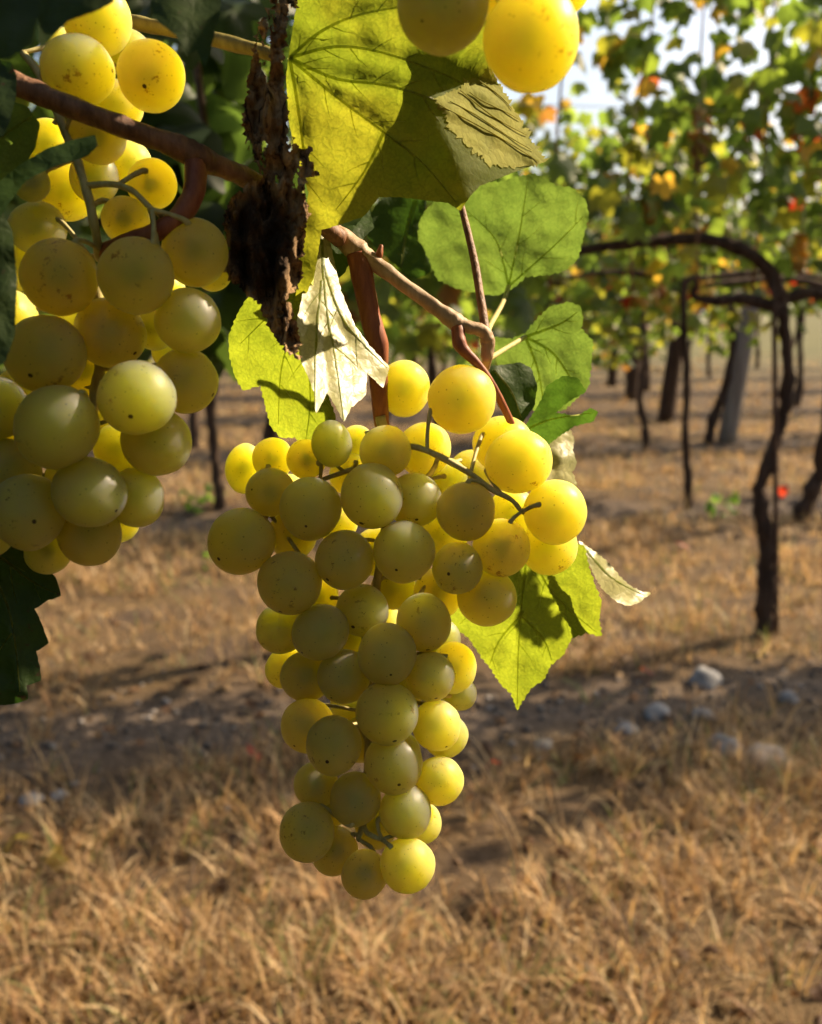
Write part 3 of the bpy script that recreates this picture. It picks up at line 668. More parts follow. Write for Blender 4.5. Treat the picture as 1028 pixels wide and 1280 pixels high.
def depth_fn(c, d0, gx_, gu, cup=0.0, wav=0.0012, seed=0, extra=None):
    def f(px, py):
        x = (px-c[0])/FPX*d0; u = -(py-c[1])/FPX*d0
        d = d0 + gx_*x + gu*u + cup*(x*x+u*u)*10 + wav*(noise.noise(Vector((x*70, u*70, seed*3.1)))+0.5*noise.noise(Vector((x*180, u*180, seed))))
        if extra: d += extra(px, py)
        return d
    return f
def blade_mesh(poly, f, org, step=6.0, amp=2.0, seg=9.0, seed=0, colf=None, holef=None):
    pl = serrate(poly, seg, amp, seed, amp >= 3.5) if amp else poly
    r = random.Random(seed+99); xs = [p[0] for p in pl]; ys = [p[1] for p in pl]
    pts = list(pl); x = min(xs)
    while x < max(xs):
        y = min(ys)
        while y < max(ys):
            q = (x+(r.random()-0.5)*step*0.6, y+(r.random()-0.5)*step*0.6)
            if inside(q, poly): pts.append(q)
            y += step
        x += step
    n = len(pl)
    res = delaunay_2d_cdt([Vector(p) for p in pts], [], [list(range(n))], 1, 1e-4)
    v2, faces = res[0], res[2]
    V = [P(v.x, v.y, f(v.x, v.y))-org for v in v2]
    F = [tuple(q) for q in faces if len(q) == 3]
    if holef: F = [q for q in F if not holef(sum(v2[i].x for i in q)/3, sum(v2[i].y for i in q)/3)]
    me = np_mesh('blade', V, F, np.array([colf(v.x, v.y) for v in v2]) if colf else None)
    return me
LEAVES = {}
def leaf(poly, mat, label, c, d0, gx_=0.0, gu=0.0, cup=0.0, wav=0.0012, amp=2.0, seg=9.0, step=6.0, veins=(), vmat='vein', vr=0.00022, seed=0, name='vine_leaf', group='vine leaves around the bunches', extra=None, petiole=None, pet_mat='stem_red', colf=None, side=-1, holef=None):
    f = depth_fn(c, d0, gx_, gu, cup, wav, seed, extra)
    if veins:                                     # the blade is creased along its main veins
        f0 = f
        segs = [(v[i], v[i+1]) for v in veins for i in range(len(v)-1)]
        def f(px, py, f0=f0, segs=segs):
            m = 1e9
            for (a, b) in segs:
                ex, ey = b[0]-a[0], b[1]-a[1]; t = max(0, min(1, ((px-a[0])*ex+(py-a[1])*ey)/(ex*ex+ey*ey)))
                m = min(m, math.hypot(px-a[0]-ex*t, py-a[1]-ey*t))
            return f0(px, py) + side*0.0011*math.exp(-(m/9.0)**2)
    org = P(c[0], c[1], f(*c))
    th = thing(name, org, label, 'leaf', group)
    bl = link('blade', blade_mesh(poly, f, org, step, amp, seg, seed, colf, holef), M[mat], th)
    second = []
    for v in veins if len(veins) > 1 else ():       # finer side veins leave the main ones alternately
        for k in range(len(v)-1):
            (ax, ay), (bx, by) = v[k], v[k+1]; L = math.hypot(bx-ax, by-ay); a0 = math.atan2(by-ay, bx-ax)
            for j, t in enumerate((0.3, 0.75)):
                for sg in (1, -1):
                    if (k+j+(sg > 0)) % 2: continue
                    px, py = ax+(bx-ax)*t, ay+(by-ay)*t; ln = max(16, 0.55*L); path = [(px, py)]
                    for q in (1, 2, 3):
                        a1 = a0+sg*(0.85-0.08*q); px += math.cos(a1)*ln/3; py += math.sin(a1)*ln/3; path.append((px, py))
                    if all(inside(p_, poly) for p_ in path[1:]): second.append((path, 0.42))
    for v, thin in [(v, 1.0) for v in veins]+second:
        pts = [P(x, y, f(x, y)+side*0.0001) for x, y in v]; n = len(pts)
        if n < 2: continue
        V = []; F = []; m2 = spline([(x, y, 0) for x, y in v], [1]*n, 6)
        for i, (q, _) in enumerate(m2):              # a low ridge standing on the blade
            a, b = m2[max(i-1, 0)][0], m2[min(i+1, len(m2)-1)][0]; e = (b-a).normalized(); nx_, ny_ = -e.y, e.x
            hw = thin*vr*2.2*(1-0.75*i/(len(m2)-1))*FPX/f(q.x, q.y)
            for u, lift in ((-1, 0.00006), (0, thin*vr*0.9*(1-0.6*i/(len(m2)-1))+0.00008), (1, 0.00006)):
                V.append(P(q.x+nx_*hw*u, q.y+ny_*hw*u, f(q.x+nx_*hw*u, q.y+ny_*hw*u)+side*lift)-org)
            if i: k = 3*i; F += [(k-3, k-2, k+1, k), (k-2, k-1, k+2, k+1)]
        link('vein', np_mesh('vein', V, F), M[vmat], bl)
    if petiole:
        tube('petiole', [P(*q[:3]) for q in petiole], [q[3]*q[2]/FPX for q in petiole], M[pet_mat], th, 6, 8)
    LEAVES[label] = (th, f); return th, f

# big leaf over the bunches, seen from below; its right margin curls back towards the light
def a_curl(px, py):
    q = max(0.0, (px-548)*0.92-(py-175)*0.38); return 1.7*q*q/(q+18)/FPX*0.247*min(1.0, max(0.0, (py-35)/70))
A_poly = [(385, -70), (372, 0), (364, 50), (358, 95), (361, 150), (372, 200), (386, 240), (381, 280), (373, 330), (369, 378), (380, 372), (393, 345), (402, 287), (430, 279), (455, 270), (463, 260), (474, 246), (500, 246), (540, 251), (560, 253), (576, 263), (588, 245), (600, 232), (640, 216), (678, 202), (662, 172), (640, 138), (624, 108), (612, 80), (610, 20), (600, -70)]
leaf(A_poly, 'leaf_yellow', 'large yellow green leaf arching over the main bunch, half in shadow', (470, 110), 0.247, -0.12, -0.25, 0.05, 0.0016, 1.0, 12, 7,
     veins=[[(362, 72), (400, 40), (450, 18), (520, 8), (580, 20)], [(362, 72), (420, 58), (480, 66), (560, 95), (625, 130)], [(362, 72), (420, 98), (480, 106), (545, 125), (610, 160), (668, 200)], [(362, 72), (420, 120), (480, 165), (530, 205), (572, 255)], [(362, 72), (372, 130), (380, 200), (378, 280), (374, 350)], [(480, 165), (455, 215), (420, 262)]], vmat='vein_dim', vr=0.00022, seed=1, extra=a_curl)
# curled margin of that leaf, sunlight on it painted as a paler colour
th, fA = LEAVES['large yellow green leaf arching over the main bunch, half in shadow']
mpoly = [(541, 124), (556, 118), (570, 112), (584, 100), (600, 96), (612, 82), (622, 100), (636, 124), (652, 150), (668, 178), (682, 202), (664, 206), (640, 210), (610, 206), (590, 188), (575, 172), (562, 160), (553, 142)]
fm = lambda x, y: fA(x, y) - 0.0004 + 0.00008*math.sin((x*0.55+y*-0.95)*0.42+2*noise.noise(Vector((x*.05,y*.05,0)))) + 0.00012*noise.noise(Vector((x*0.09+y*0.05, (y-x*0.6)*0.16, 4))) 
o = link('sunlit_margin', blade_mesh(mpoly, fm, Vector(th.location), 3.5, 4.0, 5, 4), M['leaf_sunlit'], th); o['label'] = 'sunlit margin painted paler yellow with raised ribs'; margin = o
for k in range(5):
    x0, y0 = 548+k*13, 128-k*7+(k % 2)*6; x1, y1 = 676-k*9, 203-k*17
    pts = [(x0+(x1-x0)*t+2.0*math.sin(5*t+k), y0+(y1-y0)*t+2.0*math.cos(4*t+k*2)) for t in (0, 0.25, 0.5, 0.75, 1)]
    tube('vein', [P(x, y, fm(x, y)-0.0006) for x, y in pts], [0.0001, 0.0002, 0.0002, 0.00016, 0.0001], M['leaf_sunlit'], th, 3, 6).parent = margin

# folded leaf: translucent half behind, sunlit pale half turned to the light
B1 = [(330, 345), (310, 372), (299, 389), (286, 420), (287, 442), (293, 468), (304, 488), (315, 484), (326, 481), (332, 507), (339, 533), (352, 547), (368, 546), (382, 557), (404, 540), (420, 522), (412, 500), (402, 440), (394, 380), (388, 335), (370, 325)]
th, fB = leaf(B1, 'leaf_bright', 'bright translucent leaf lobe hanging behind the pale sunlit fold', (360, 450), 0.281, -0.65, -0.45, 0.0, 0.0018, 2.2, 9, 5, veins=[[(392, 335), (370, 400), (352, 460), (348, 530)], [(392, 335), (345, 385), (300, 430)], [(392, 335), (385, 420), (388, 500), (382, 552)]], vmat='vein', vr=0.0002, seed=2)
B2 = [(390, 276), (404, 270), (411, 290), (416, 318), (426, 363), (444, 407), (461, 431), (487, 459), (479, 485), (470, 476), (459, 466), (458, 480), (457, 494), (439, 509), (430, 527), (420, 508), (409, 490), (402, 505), (395, 516), (393, 490), (385, 470), (376, 450), (371, 402), (380, 363), (391, 350), (395, 323)]
leaf(B2, 'leaf_pale', 'pale cream sunlit leaf with dark net veins and pointed teeth', (420, 420), 0.262, 0.95, 0.7, 0.0, 0.0018, 1.2, 12, 4.5, veins=[[(402, 292), (408, 380), (420, 450), (430, 525)], [(404, 330), (430, 400), (484, 460)], [(403, 350), (395, 430), (394, 512)]], vmat='vein', vr=0.0002, seed=3)

C_ = [(525, 276), (533, 262), (560, 240), (590, 226), (622, 228), (657, 219), (671, 218), (695, 232), (715, 235), (732, 250), (736, 269), (729, 297), (722, 324), (705, 338), (684, 343), (657, 345), (643, 359), (622, 369), (602, 367), (567, 359), (547, 348), (537, 324), (523, 297)]
leaf(C_, 'leaf_green', 'broad rounded mid green leaf behind the thin upright stem', (630, 295), 0.37, -0.35, -0.25, 0.0, 0.003, 3.0, 9, 6, veins=[[(636, 358), (620, 300), (580, 260)], [(636, 358), (650, 290), (660, 225)], [(636, 358), (690, 310), (730, 270)]], vmat='vein', vr=0.00022, seed=4, petiole=[(636, 358, 0.37, 3), (628, 380, 0.34, 3), (614, 405, 0.30, 3.5), (609, 418, 0.283, 4)], pet_mat='stem_green')
D_ = [(470, 256), (482, 245), (505, 240), (533, 250), (530, 280), (540, 317), (537, 341), (519, 348), (495, 331), (471, 311), (458, 293), (462, 270)]
leaf(D_, 'leaf_dim', 'dull green leaf with pale midrib behind the tan cane', (500, 295), 0.385, 0.1, 0.2, 0.0, 0.003, 1.5, 10, 7, veins=[[(520, 250), (508, 290), (502, 335)]], vmat='vein', vr=0.0005, seed=5)
K2 = [(408, 290), (425, 282), (445, 282), (462, 262), (468, 284), (452, 300), (442, 318), (430, 342), (422, 348), (412, 322)]
leaf(K2, 'leaf_dim', 'small crumpled green leaf at the fork of the red stem', (436, 300), 0.285, 0.3, 0.5, 0.0, 0.003, 1.0, 8, 5, seed=6)
E_ = [(617, 421), (640, 424), (657, 417), (671, 400), (688, 383), (712, 378), (726, 383), (729, 400), (726, 410), (741, 427), (739, 455), (736, 482), (726, 493), (705, 512), (671, 515), (650, 495), (622, 455)]
leaf(E_, 'leaf_green', 'notched heart shaped green leaf right of the thin stem fork', (690, 445), 0.345, -0.4, -0.25, 0.0, 0.0022, 2.8, 8, 6, veins=[[(657, 421), (690, 440), (712, 470), (722, 490)], [(657, 421), (700, 405), (722, 390)], [(657, 421), (672, 460), (680, 505)]], vmat='vein', vr=0.00028, seed=7, petiole=[(657, 421, 0.345, 3), (635, 434, 0.32, 3), (617, 445, 0.29, 3.5), (609, 450, 0.282, 4)], pet_mat='stem_green')
F1 = [(612, 458), (630, 456), (650, 453), (664, 460), (672, 482), (668, 508), (653, 528), (636, 526), (622, 505), (614, 480)]
leaf(F1, 'leaf_dim', 'dark green curled leaf tucked above the glowing grapes', (642, 490), 0.315, 0.35, 0.1, 0.0, 0.002, 1.0, 9, 5, seed=8, veins=[[(618, 462), (640, 490), (652, 522)]], vmat='vein_dim')
F2 = [(657, 533), (668, 515), (677, 500), (684, 482), (705, 470), (722, 472), (733, 489), (719, 497), (705, 506), (695, 516), (722, 520), (739, 510), (748, 515), (741, 527), (719, 532), (698, 546), (684, 557), (667, 545)]
leaf(F2, 'leaf_dim', 'curled leaf with bright green rolled lobe tips', (695, 515), 0.32, -0.35, -0.3, 0.0, 0.003, 1.5, 7, 4.5, seed=9, veins=[[(662, 535), (690, 524), (740, 516)]], vmat='vein')
G_ = [(676, 552), (686, 553), (712, 536), (718, 548), (716, 562), (721, 580), (715, 590), (722, 606), (712, 618), (700, 625), (680, 615), (670, 580)]
leaf(G_, 'leaf_pale', 'small pale sunlit leaf peeking out behind the glowing grapes', (700, 580), 0.335, 0.7, 0.5, 0.0, 0.0035, 1.8, 8, 4.5, seed=10)
H_ = [(715, 676), (731, 684), (736, 709), (745, 735), (752, 753), (749, 775), (752, 795), (733, 791), (715, 797), (704, 819), (689, 830), (680, 849), (664, 860), (653, 876), (647, 888), (640, 867), (627, 856), (616, 838), (601, 819), (586, 797), (568, 783), (560, 760), (565, 715), (600, 675), (660, 655)]
th, fH = leaf(H_, 'leaf_bright', 'serrated triangular leaf glowing yellow green below the right grapes', (650, 770), 0.325, -0.55, -0.35, 0.0, 0.002, 2.6, 8, 5.5, veins=[[(660, 680), (652, 760), (648, 820), (647, 884)], [(660, 680), (690, 740), (745, 790)], [(660, 680), (615, 740), (575, 780)], [(652, 770), (680, 800), (690, 826)], [(655, 765), (625, 800), (612, 832)]], vmat='vein', vr=0.00022, seed=11)
HF = [(724, 676), (735, 684), (748, 693), (759, 702), (768, 712), (774, 720), (784, 729), (792, 735), (803, 740), (814, 742), (806, 747), (800, 753), (788, 757), (779, 755), (770, 751), (755, 738), (744, 720), (733, 696)]
leaf(HF, 'leaf_pale', 'narrow white sunlit leaf pointing right of the triangular leaf', (760, 718), 0.32, 0.9, 0.75, 0.0, 0.003, 1.8, 8, 3.5, veins=[[(730, 684), (765, 722), (806, 744)]], vr=0.0002, seed=12)
I_ = [(-80, 640), (-20, 650), (20, 685), (50, 698), (71, 725), (76, 745), (60, 750), (43, 761), (50, 775), (61, 804), (45, 814), (50, 837), (51, 851), (33, 857), (35, 874), (17, 880), (-30, 884), (-90, 860), (-110, 740)]
leaf(I_, 'leaf_dark', 'dark spotted leaf with coarse teeth below the left bunch', (0, 770), 0.25, 0.25, 0.1, 0.0, 0.0018, 1.2, 14, 6, seed=13, veins=[[(-40, 660), (10, 760), (25, 865)], [(-40, 660), (30, 720), (70, 742)]], vmat='vein_dim')
J_ = [(-50, 120), (0, 128), (12, 126), (33, 132), (50, 155), (44, 185), (26, 212), (0, 216), (-50, 215)]
leaf(J_, 'leaf_green', 'torn green leaf scrap beside the left cane', (10, 170), 0.235, -0.3, -0.3, 0.0, 0.002, 0.8, 9, 5, seed=14, veins=[[(-30, 200), (10, 165), (40, 145)]])
K_ = [(119, 169), (122, 182), (109, 195), (66, 208), (33, 225), (13, 251), (0, 271), (-30, 300), (-50, 260), (0, 226), (26, 205), (60, 185), (93, 174)]
leaf(K_, 'leaf_dim', 'narrow green leaf edge crossing the left bunch stem', (50, 210), 0.205, 0.1, 0.5, 0.0, 0.0015, 0.8, 9, 5, seed=15)
L_ = [(-60, 262), (0, 258), (16, 290), (21, 350), (18, 420), (6, 452), (-20, 470), (-60, 470)]
leaf(L_, 'leaf_dark', 'dark green leaf at the outer side of the left bunch', (-10, 360), 0.2, 0.4, 0.1, 0.0, 0.002, 0.8, 10, 6, seed=16)
M_ = [(-60, -60), (60, -60), (52, -10), (48, 22), (41, 55), (12, 72), (-20, 78), (-60, 70)]
leaf(M_, 'leaf_dark', 'dim green leaf above the cut end of the brown cane', (0, 10), 0.16, 0.2, 0.2, 0.0, 0.002, 0.5, 12, 7, seed=17)
N_ = [(44, -50), (150, -50), (142, 2), (122, 13), (85, 26), (66, 45), (50, 64)]
leaf(N_, 'leaf_dark', 'nearly black shaded leaf over the top grapes of the left bunch', (90, 0), 0.175, 0.3, 0.3, 0.0, 0.002, 0.5, 12, 7, seed=18)
O_ = [(180, -60), (285, -60), (274, 18), (264, 60), (256, 84), (246, 62), (234, 70), (220, 44), (192, 22)]
leaf(O_, 'leaf_dark', 'nearly black drooping leaf across the thin tan shoot', (230, 10), 0.19, 0.3, 0.3, 0.0, 0.002, 0.5, 12, 7, seed=19)
Q_ = [(-50, 66), (14, 78), (21, 95), (20, 120), (12, 152), (4, 170), (-50, 170)]
leaf(Q_, 'leaf_dark', 'black shaded leaf scrap over the end of the brown cane', (-10, 120), 0.2, 0.2, 0.2, 0.0, 0.002, 0.5, 12, 6, seed=20)

# withered leaf
W_ = [(339, -40), (369, -40), (372, 0), (363, 26), (358, 52), (354, 87), (358, 131), (367, 175), (378, 186), (391, 184), (386, 196), (400, 219), (382, 222), (382, 236), (386, 271), (380, 315), (376, 350), (361, 372), (368, 395), (376, 415), (374, 450), (356, 442), (339, 415), (326, 385), (308, 367), (294, 356), (286, 345), (277, 330), (282, 306), (280, 271), (291, 245), (312, 227), (311, 210), (310, 192), (304, 153), (308, 109), (315, 70), (326, 26), (338, 10)]
def w_extra(px, py):
    return 0.006*noise.noise(Vector((px*0.055, py*0.014, 2.0))) + 0.004*noise.noise(Vector((px*0.13, py*0.045, 5.0))) + 0.0015*noise.noise(Vector((px*0.3, py*0.2, 8.0)))
def w_col(px, py):
    d = (px-326)/48; e = (py-305)/75; v = 1 - min(1, max(0, (d*d+e*e-0.55)/0.5)); return (v, v, v)
leaf(W_, 'withered', 'withered crumpled brown and black leaf hanging beside the large leaf', (335, 220), 0.236, 0.1, 0.0, 0.0, 0.0015, 3.6, 6, 2.8, seed=21, name='withered_leaf', group=None, extra=w_extra, colf=w_col, holef=lambda x, y: y < 235 and noise.noise(Vector((x*0.085, y*0.022, 3.3)))+0.35*noise.noise(Vector((x*0.3, y*0.12, 1.0))) > 0.44)

# ------------------------------------------------------------------ canes
def shoot(name, pts, mat, label, side=()):
    th = thing(name, P(*pts[0][:3]), label, 'vine shoot', 'vine shoots')
    tube('cane', [P(*q[:3]) for q in pts], [q[3]*q[2]/FPX for q in pts], M[mat], th, 10, 16, 0.16, 330, 3)
    for nm, q, m in side:
        tube(nm, [P(*k[:3]) for k in q], [k[3]*k[2]/FPX for k in q], M[m], th, 7, 10, 0.06, 300, 5)
    return th
shoot('vine_shoot', [(-60, 74, 0.215, 15), (20, 104, 0.22, 14.5), (100, 138, 0.222, 13.5), (180, 168, 0.226, 13), (228, 186, 0.229, 15), (250, 197, 0.231, 17), (275, 208, 0.235, 13), (320, 228, 0.243, 12), (380, 264, 0.262, 11), (425, 298, 0.276, 11)], 'cane', 'thick brown cane crossing in front of the left bunch')
shoot('vine_shoot', [(418, 290, 0.279, 11), (446, 313, 0.279, 15), (462, 324, 0.279, 11), (500, 352, 0.279, 9), (545, 385, 0.279, 9), (570, 402, 0.28, 12), (585, 408, 0.28, 8), (604, 414, 0.281, 8), (610, 426, 0.282, 9), (609, 445, 0.283, 8), (607, 462, 0.285, 4)], 'cane_tan', 'tan cane slanting above the main bunch to the stem fork',
      [('lateral_stem', [(608, 418, 0.281, 6), (603, 385, 0.286, 5.5), (594, 330, 0.295, 5), (585, 290, 0.302, 4.5), (575, 250, 0.309, 4)], 'cane'),
       ('bud', [(468, 328, 0.279, 4), (474, 318, 0.278, 5), (477, 306, 0.278, 2)], 'stem_red'),
       ('tendril', [(572, 403, 0.280, 8), (573, 415, 0.279, 9), (575, 430, 0.278, 9), (583, 441, 0.278, 7), (597, 455, 0.279, 5.5), (615, 480, 0.281, 5), (628, 505, 0.284, 5), (640, 530, 0.288, 4.5)], 'stem_red')])
shoot('vine_shoot', [(85, 8, 0.255, 8), (150, 24, 0.255, 9), (230, 40, 0.252, 9), (320, 62, 0.247, 9), (352, 72, 0.246, 7)], 'cane_green', 'thin tan green shoot running behind the withered leaf')

# ------------------------------------------------------------------ grape bunches
def sphere_mesh(seed=0):
    V = []; F = []; nu, nv = 40, 26
    V.append((0, 0, 1))
    for j in range(1, nv):
        th = math.pi*j/nv
        for i in range(nu):
            ph = 2*math.pi*i/nu; V.append((math.sin(th)*math.cos(ph), math.sin(th)*math.sin(ph), math.cos(th)))
    V.append((0, 0, -1)); e = len(V)-1
    V = [tuple(Vector(v)*(1+0.045*noise.noise(Vector(v)*0.9+Vector((seed*5.3, 1, 2)))+0.015*noise.noise(Vector(v)*2.3+Vector((seed*3.1, 7, 2))))) for v in V]
    for i in range(nu):
        F.append((0, 1+i, 1+(i+1) % nu)); F.append((e, 1+(nv-2)*nu+(i+1) % nu, 1+(nv-2)*nu+i))
    for j in range(nv-2):
        for i in range(nu):
            a = 1+j*nu+i; b = 1+j*nu+(i+1) % nu; F.append((a, a+nu, b+nu, b))
    for k in range(3):                           # the pips inside, which show as a dim core against the light
        a = 2.1*k; b = len(V); cx, cy = 0.16*math.cos(a), 0.16*math.sin(a)
        for v in IV1: V.append((cx+v[0]*0.14, cy+v[1]*0.14, 0.05+v[2]*0.31))
        for f in IF1: F.append(tuple(int(i)+b for i in f))
    me = mesh_mixed('grape', V, F); me.materials.append(M['grape']); me.polygons.foreach_set('use_smooth', np.ones(len(me.polygons), bool)); return me
SPH = [sphere_mesh(k) for k in range(6)]
def bunch(name, grapes, rachis, d0, step, label, peduncle, pull=0.0, laterals=(), ped_mat='stem_red', seed=0, dmin=None, dmax=None):
    r = random.Random(seed)
    g = [dict(px=q[0], py=q[1], rx=q[2], ry=q[3], d=d0+step*q[4], lay=q[4]) for q in grapes]
    for it in range(80):
        moved = False
        for i in range(len(g)):
            for j in range(i):
                a, b = g[i], g[j]; pa, pb = P(a['px'], a['py'], a['d']), P(b['px'], b['py'], b['d'])
                ra, rb = (a['rx']+a['ry'])/2*a['d']/FPX, (b['rx']+b['ry'])/2*b['d']/FPX
                D = (pa-pb).length; need = 0.95*(ra+rb)
                if D < need:
                    e = min(0.0012, (need-D)*0.6); moved = True
                    if a['lay'] < b['lay'] or (a['lay'] == b['lay'] and a['d'] <= b['d']): a['d'] -= e*0.35; b['d'] += e*0.65
                    else: b['d'] -= e*0.35; a['d'] += e*0.65
        for q in g:
            if dmin: q['d'] = min(dmax, max(dmin, q['d']))
        if not moved: break
    rp = [P(*q[:3]) for q in rachis]; th = thing(name, P(*peduncle[0][:3]), label, 'grapes', None)
    tube('peduncle', [P(*q[:3]) for q in peduncle], [q[3]*q[2]/FPX for q in peduncle], M[ped_mat], th, 8, 12, 0.07, 300, seed)
    ra = tube('rachis', rp, [q[3]*q[2]/FPX for q in rachis], M['stem_green'], th, 6, 8, 0.2, 400, seed)
    samples = [p for p, _ in spline(rp, [0]*len(rp), 10)]
    for lat in laterals:
        lp = [P(*q[:3]) for q in lat]; tube('rachis_branch', lp, [q[3]*0.64*q[2]/FPX for q in lat], M['stem_green'], th, 6, 8, 0.2, 400, seed+1)
        samples += [p for p, _ in spline(lp, [0]*len(lp), 10)]
    for q in g:
        c = P(q['px'], q['py'], q['d']); rad = q['d']/FPX
        up = Vector((0, 0, 1)); best = min(samples, key=lambda s: (s-c).length + 0.25*max(0, c.z-s.z+0.002))
        ax = (best-c); L = ax.length; ax = (ax.normalized() + Vector((0, 0, 0.45))+Vector((r.uniform(-.7, .7), r.uniform(-.7, .7), r.uniform(-.4, .4)))).normalized()
        o = bpy.data.objects.new('grape', SPH[r.randrange(6)]); COL.objects.link(o); o.parent = th; o.location = c-Vector(th.location)
        qr = ax.to_track_quat('Z', 'Y'); o.rotation_euler = qr.to_euler()
        rm = (q['rx']+q['ry'])/2*rad; k = 1.0+0.07*r.random(); kx = 1+r.uniform(-.035, .035)
        # elongated berries: long axis along the stalk
        o.scale = (rm*q['rx']/max(q['rx'], q['ry']), rm*q['rx']/max(q['rx'], q['ry']), rm*k) if q['ry'] > q['rx']*1.08 else (rm*kx, rm/kx, rm*k)
        if q['ry'] > q['rx']*1.08: o.rotation_euler = Vector((r.uniform(-.2, .2), r.uniform(-.4, .1), 1)).to_track_quat('Z', 'Y').to_euler(); o.scale = (q['rx']*rad, q['rx']*rad, q['ry']*rad)
        at = c + ax*rm*0.93
        if (best-at).length > 0.0015:
            mid = (best+at)/2 + ax*0.001
            tube('pedicel', [best, mid, at+ax*0.0012, at-ax*0.0006], [0.0006, 0.00055, 0.0007, 0.0013], M['stem_green'], th, 3, 6, 0.15, 500, seed)
    return th, g
main = [ # px, py, rx, ry, layer
 (506,486,32,36,2), (482,564,33,31,0.6), (415,555,25,31,0.5), (383,574,25,25,1.5), (341,573,26,26,1.6), (306,586,24,34,2), (338,615,31,31,1.0), (388,636,39.5,39.5,0), (465,620,40,40,-0.3),
 (518,625,34,34,0.8), (301.5,676.5,42,42,0.2), (431,700,37,37,0), (505,690,39,39,-0.2), (362,729,40,40,0.1), (366,668,31,31,1.6), (446,554,22,22,2.6), (438,593,26,26,2.2),
 (578,499,42,42,0.8), (531,562,34,34,2.2), (630,556,37,37,2.0), (649,577,40,40,0.6), (557,600,28,28,3.0), (583,639,37,37,0.4), (627,685,36,36,0.5), (695,640,40,40,0.8), (687,684,35,35,1.9),
 (640,640,30,30,2.6), (572,710,32,32,0.2), (609,746,37,37,0.9), (548,742,32,32,1.8), (555,668,30,30,2.4), (492,735,28,28,2.6), (470,770,28,28,2.9),
 (453,763,33,33,0.7), (530,778,35,35,0.6), (351,786,31,31,1.6), (400.5,790.5,35,35,0.5), (484,818,38,38,-0.1), (358,835,26,26,2.2), (384,845,32,32,1.1), (430,846,34,34,0.5),
 (538,846,31,31,0.6), (567,835,29,34,1.5), (550,800,26,26,2.4), (574,867,22,22,2.4), (484,892,39,39,-0.2), (384,907,33,33,0.9), (417,932,36,36,0.1), (546,907,31,31,0.7), (557,919,28,28,1.8),
 (492,955,37,37,0.1), (550,976,30,30,1.0), (395,981,28,28,1.3), (445,999,32,32,0.5), (507,1015,33,33,0.3), (528,1029,25,25,1.6), (384,1040,35,35,0.4), (418,1064,30,30,1.2), (456,1093,28,30,0.8), (510,1082,33,33,0.2),
 (470,1035,26,26,2.2), (441,802,28,28,2.8), (451,925,28,28,2.5), (412,1010,24,24,2.4), (505,860,28,28,2.9), (440,880,28,28,3.2), (395,745,28,28,2.9), (470,690,30,30,3.2), (420,650,28,28,3.0), (500,940,26,26,2.9), (590,590,28,28,3.2), (360,620,27,27,3.0)]
bunch('grape_bunch', main, [(476, 520, 0.288, 7), (486, 570, 0.289, 6), (484, 640, 0.290, 6), (470, 740, 0.290, 5), (462, 840, 0.289, 5), (460, 940, 0.288, 4.5), (455, 1020, 0.286, 4), (448, 1050, 0.284, 3)], 0.273, 0.0095,
      'large sunlit bunch of golden green grapes hanging from a red stem',
      [(448, 318, 0.279, 15), (454, 350, 0.279, 14), (463, 395, 0.280, 13), (472, 430, 0.281, 14), (473, 470, 0.284, 12), (477, 525, 0.290, 10), (482, 575, 0.293, 7)],
      laterals=[[(484, 565, 0.288, 5), (515, 558, 0.280, 6), (548, 570, 0.276, 6.5), (585, 590, 0.275, 6), (615, 612, 0.275, 5.5), (640, 625, 0.276, 5), (652, 640, 0.277, 4)], [(548, 570, 0.276, 5), (540, 590, 0.284, 5), (520, 605, 0.289, 5)], [(484, 575, 0.289, 5), (430, 590, 0.287, 5), (380, 610, 0.286, 4), (335, 640, 0.286, 3)], [(480, 660, 0.29, 4), (520, 720, 0.29, 4), (560, 725, 0.288, 3)], [(455, 1015, 0.286, 4), (440, 1030, 0.281, 5), (418, 1018, 0.279, 5)], [(455, 1018, 0.286, 4), (458, 1040, 0.280, 5), (478, 1050, 0.278, 5)]],
      seed=1, dmin=0.25, dmax=0.325)
left = [
 (122,24,42,42,1.2), (75,56,22,22,2), (97.5,88,43,43,0.6), (160,66,28,28,2), (189,95,41,43,0.7), (146,132,32,32,1.8), (122,170,34,34,1.3), (163,205,28,28,1.9), (190,230,31,31,1.0), (118,222,30,30,1.5), (40,230,22,22,0.4), (85,240,36,36,1.6), (157,275,29,29,0.9), (47,285,34,34,1.4),
 (74,346,48,48,-0.2), (170,345,47,47,-0.1), (244,316,41,43,0.4), (266,340,24,24,1.8), (235,401,41,41,0.5), (138,416,43,43,0), (232,476,40,40,0.6), (192,412,26,26,2), (57,443,49,49,0), (171,497,47,47,-0.2), (70,534,53,51,-0.3), (196,552,44,42,0.6), (149,560,30,30,1.6), (112,615,45,44,0),
 (170,622,35,38,0.8), (112,668,40,38,0.7), (35,640,47,47,0.1), (8,590,42,42,0.2), (-8,510,40,40,0.8), (108,465,30,30,2), (5,400,40,40,1.2), (30,490,34,34,2.1), (90,600,32,32,2.2), (-20,660,38,38,0.9), (130,385,30,30,2.4), (60,180,30,30,2.2), (205,365,28,28,2.6), (100,400,30,30,2.6), (30,560,32,32,2.4), (145,650,28,28,2.2), (215,440,24,24,2.6), (20,330,34,34,2.0), (120,520,30,30,2.6), (60,690,28,28,1.8)]
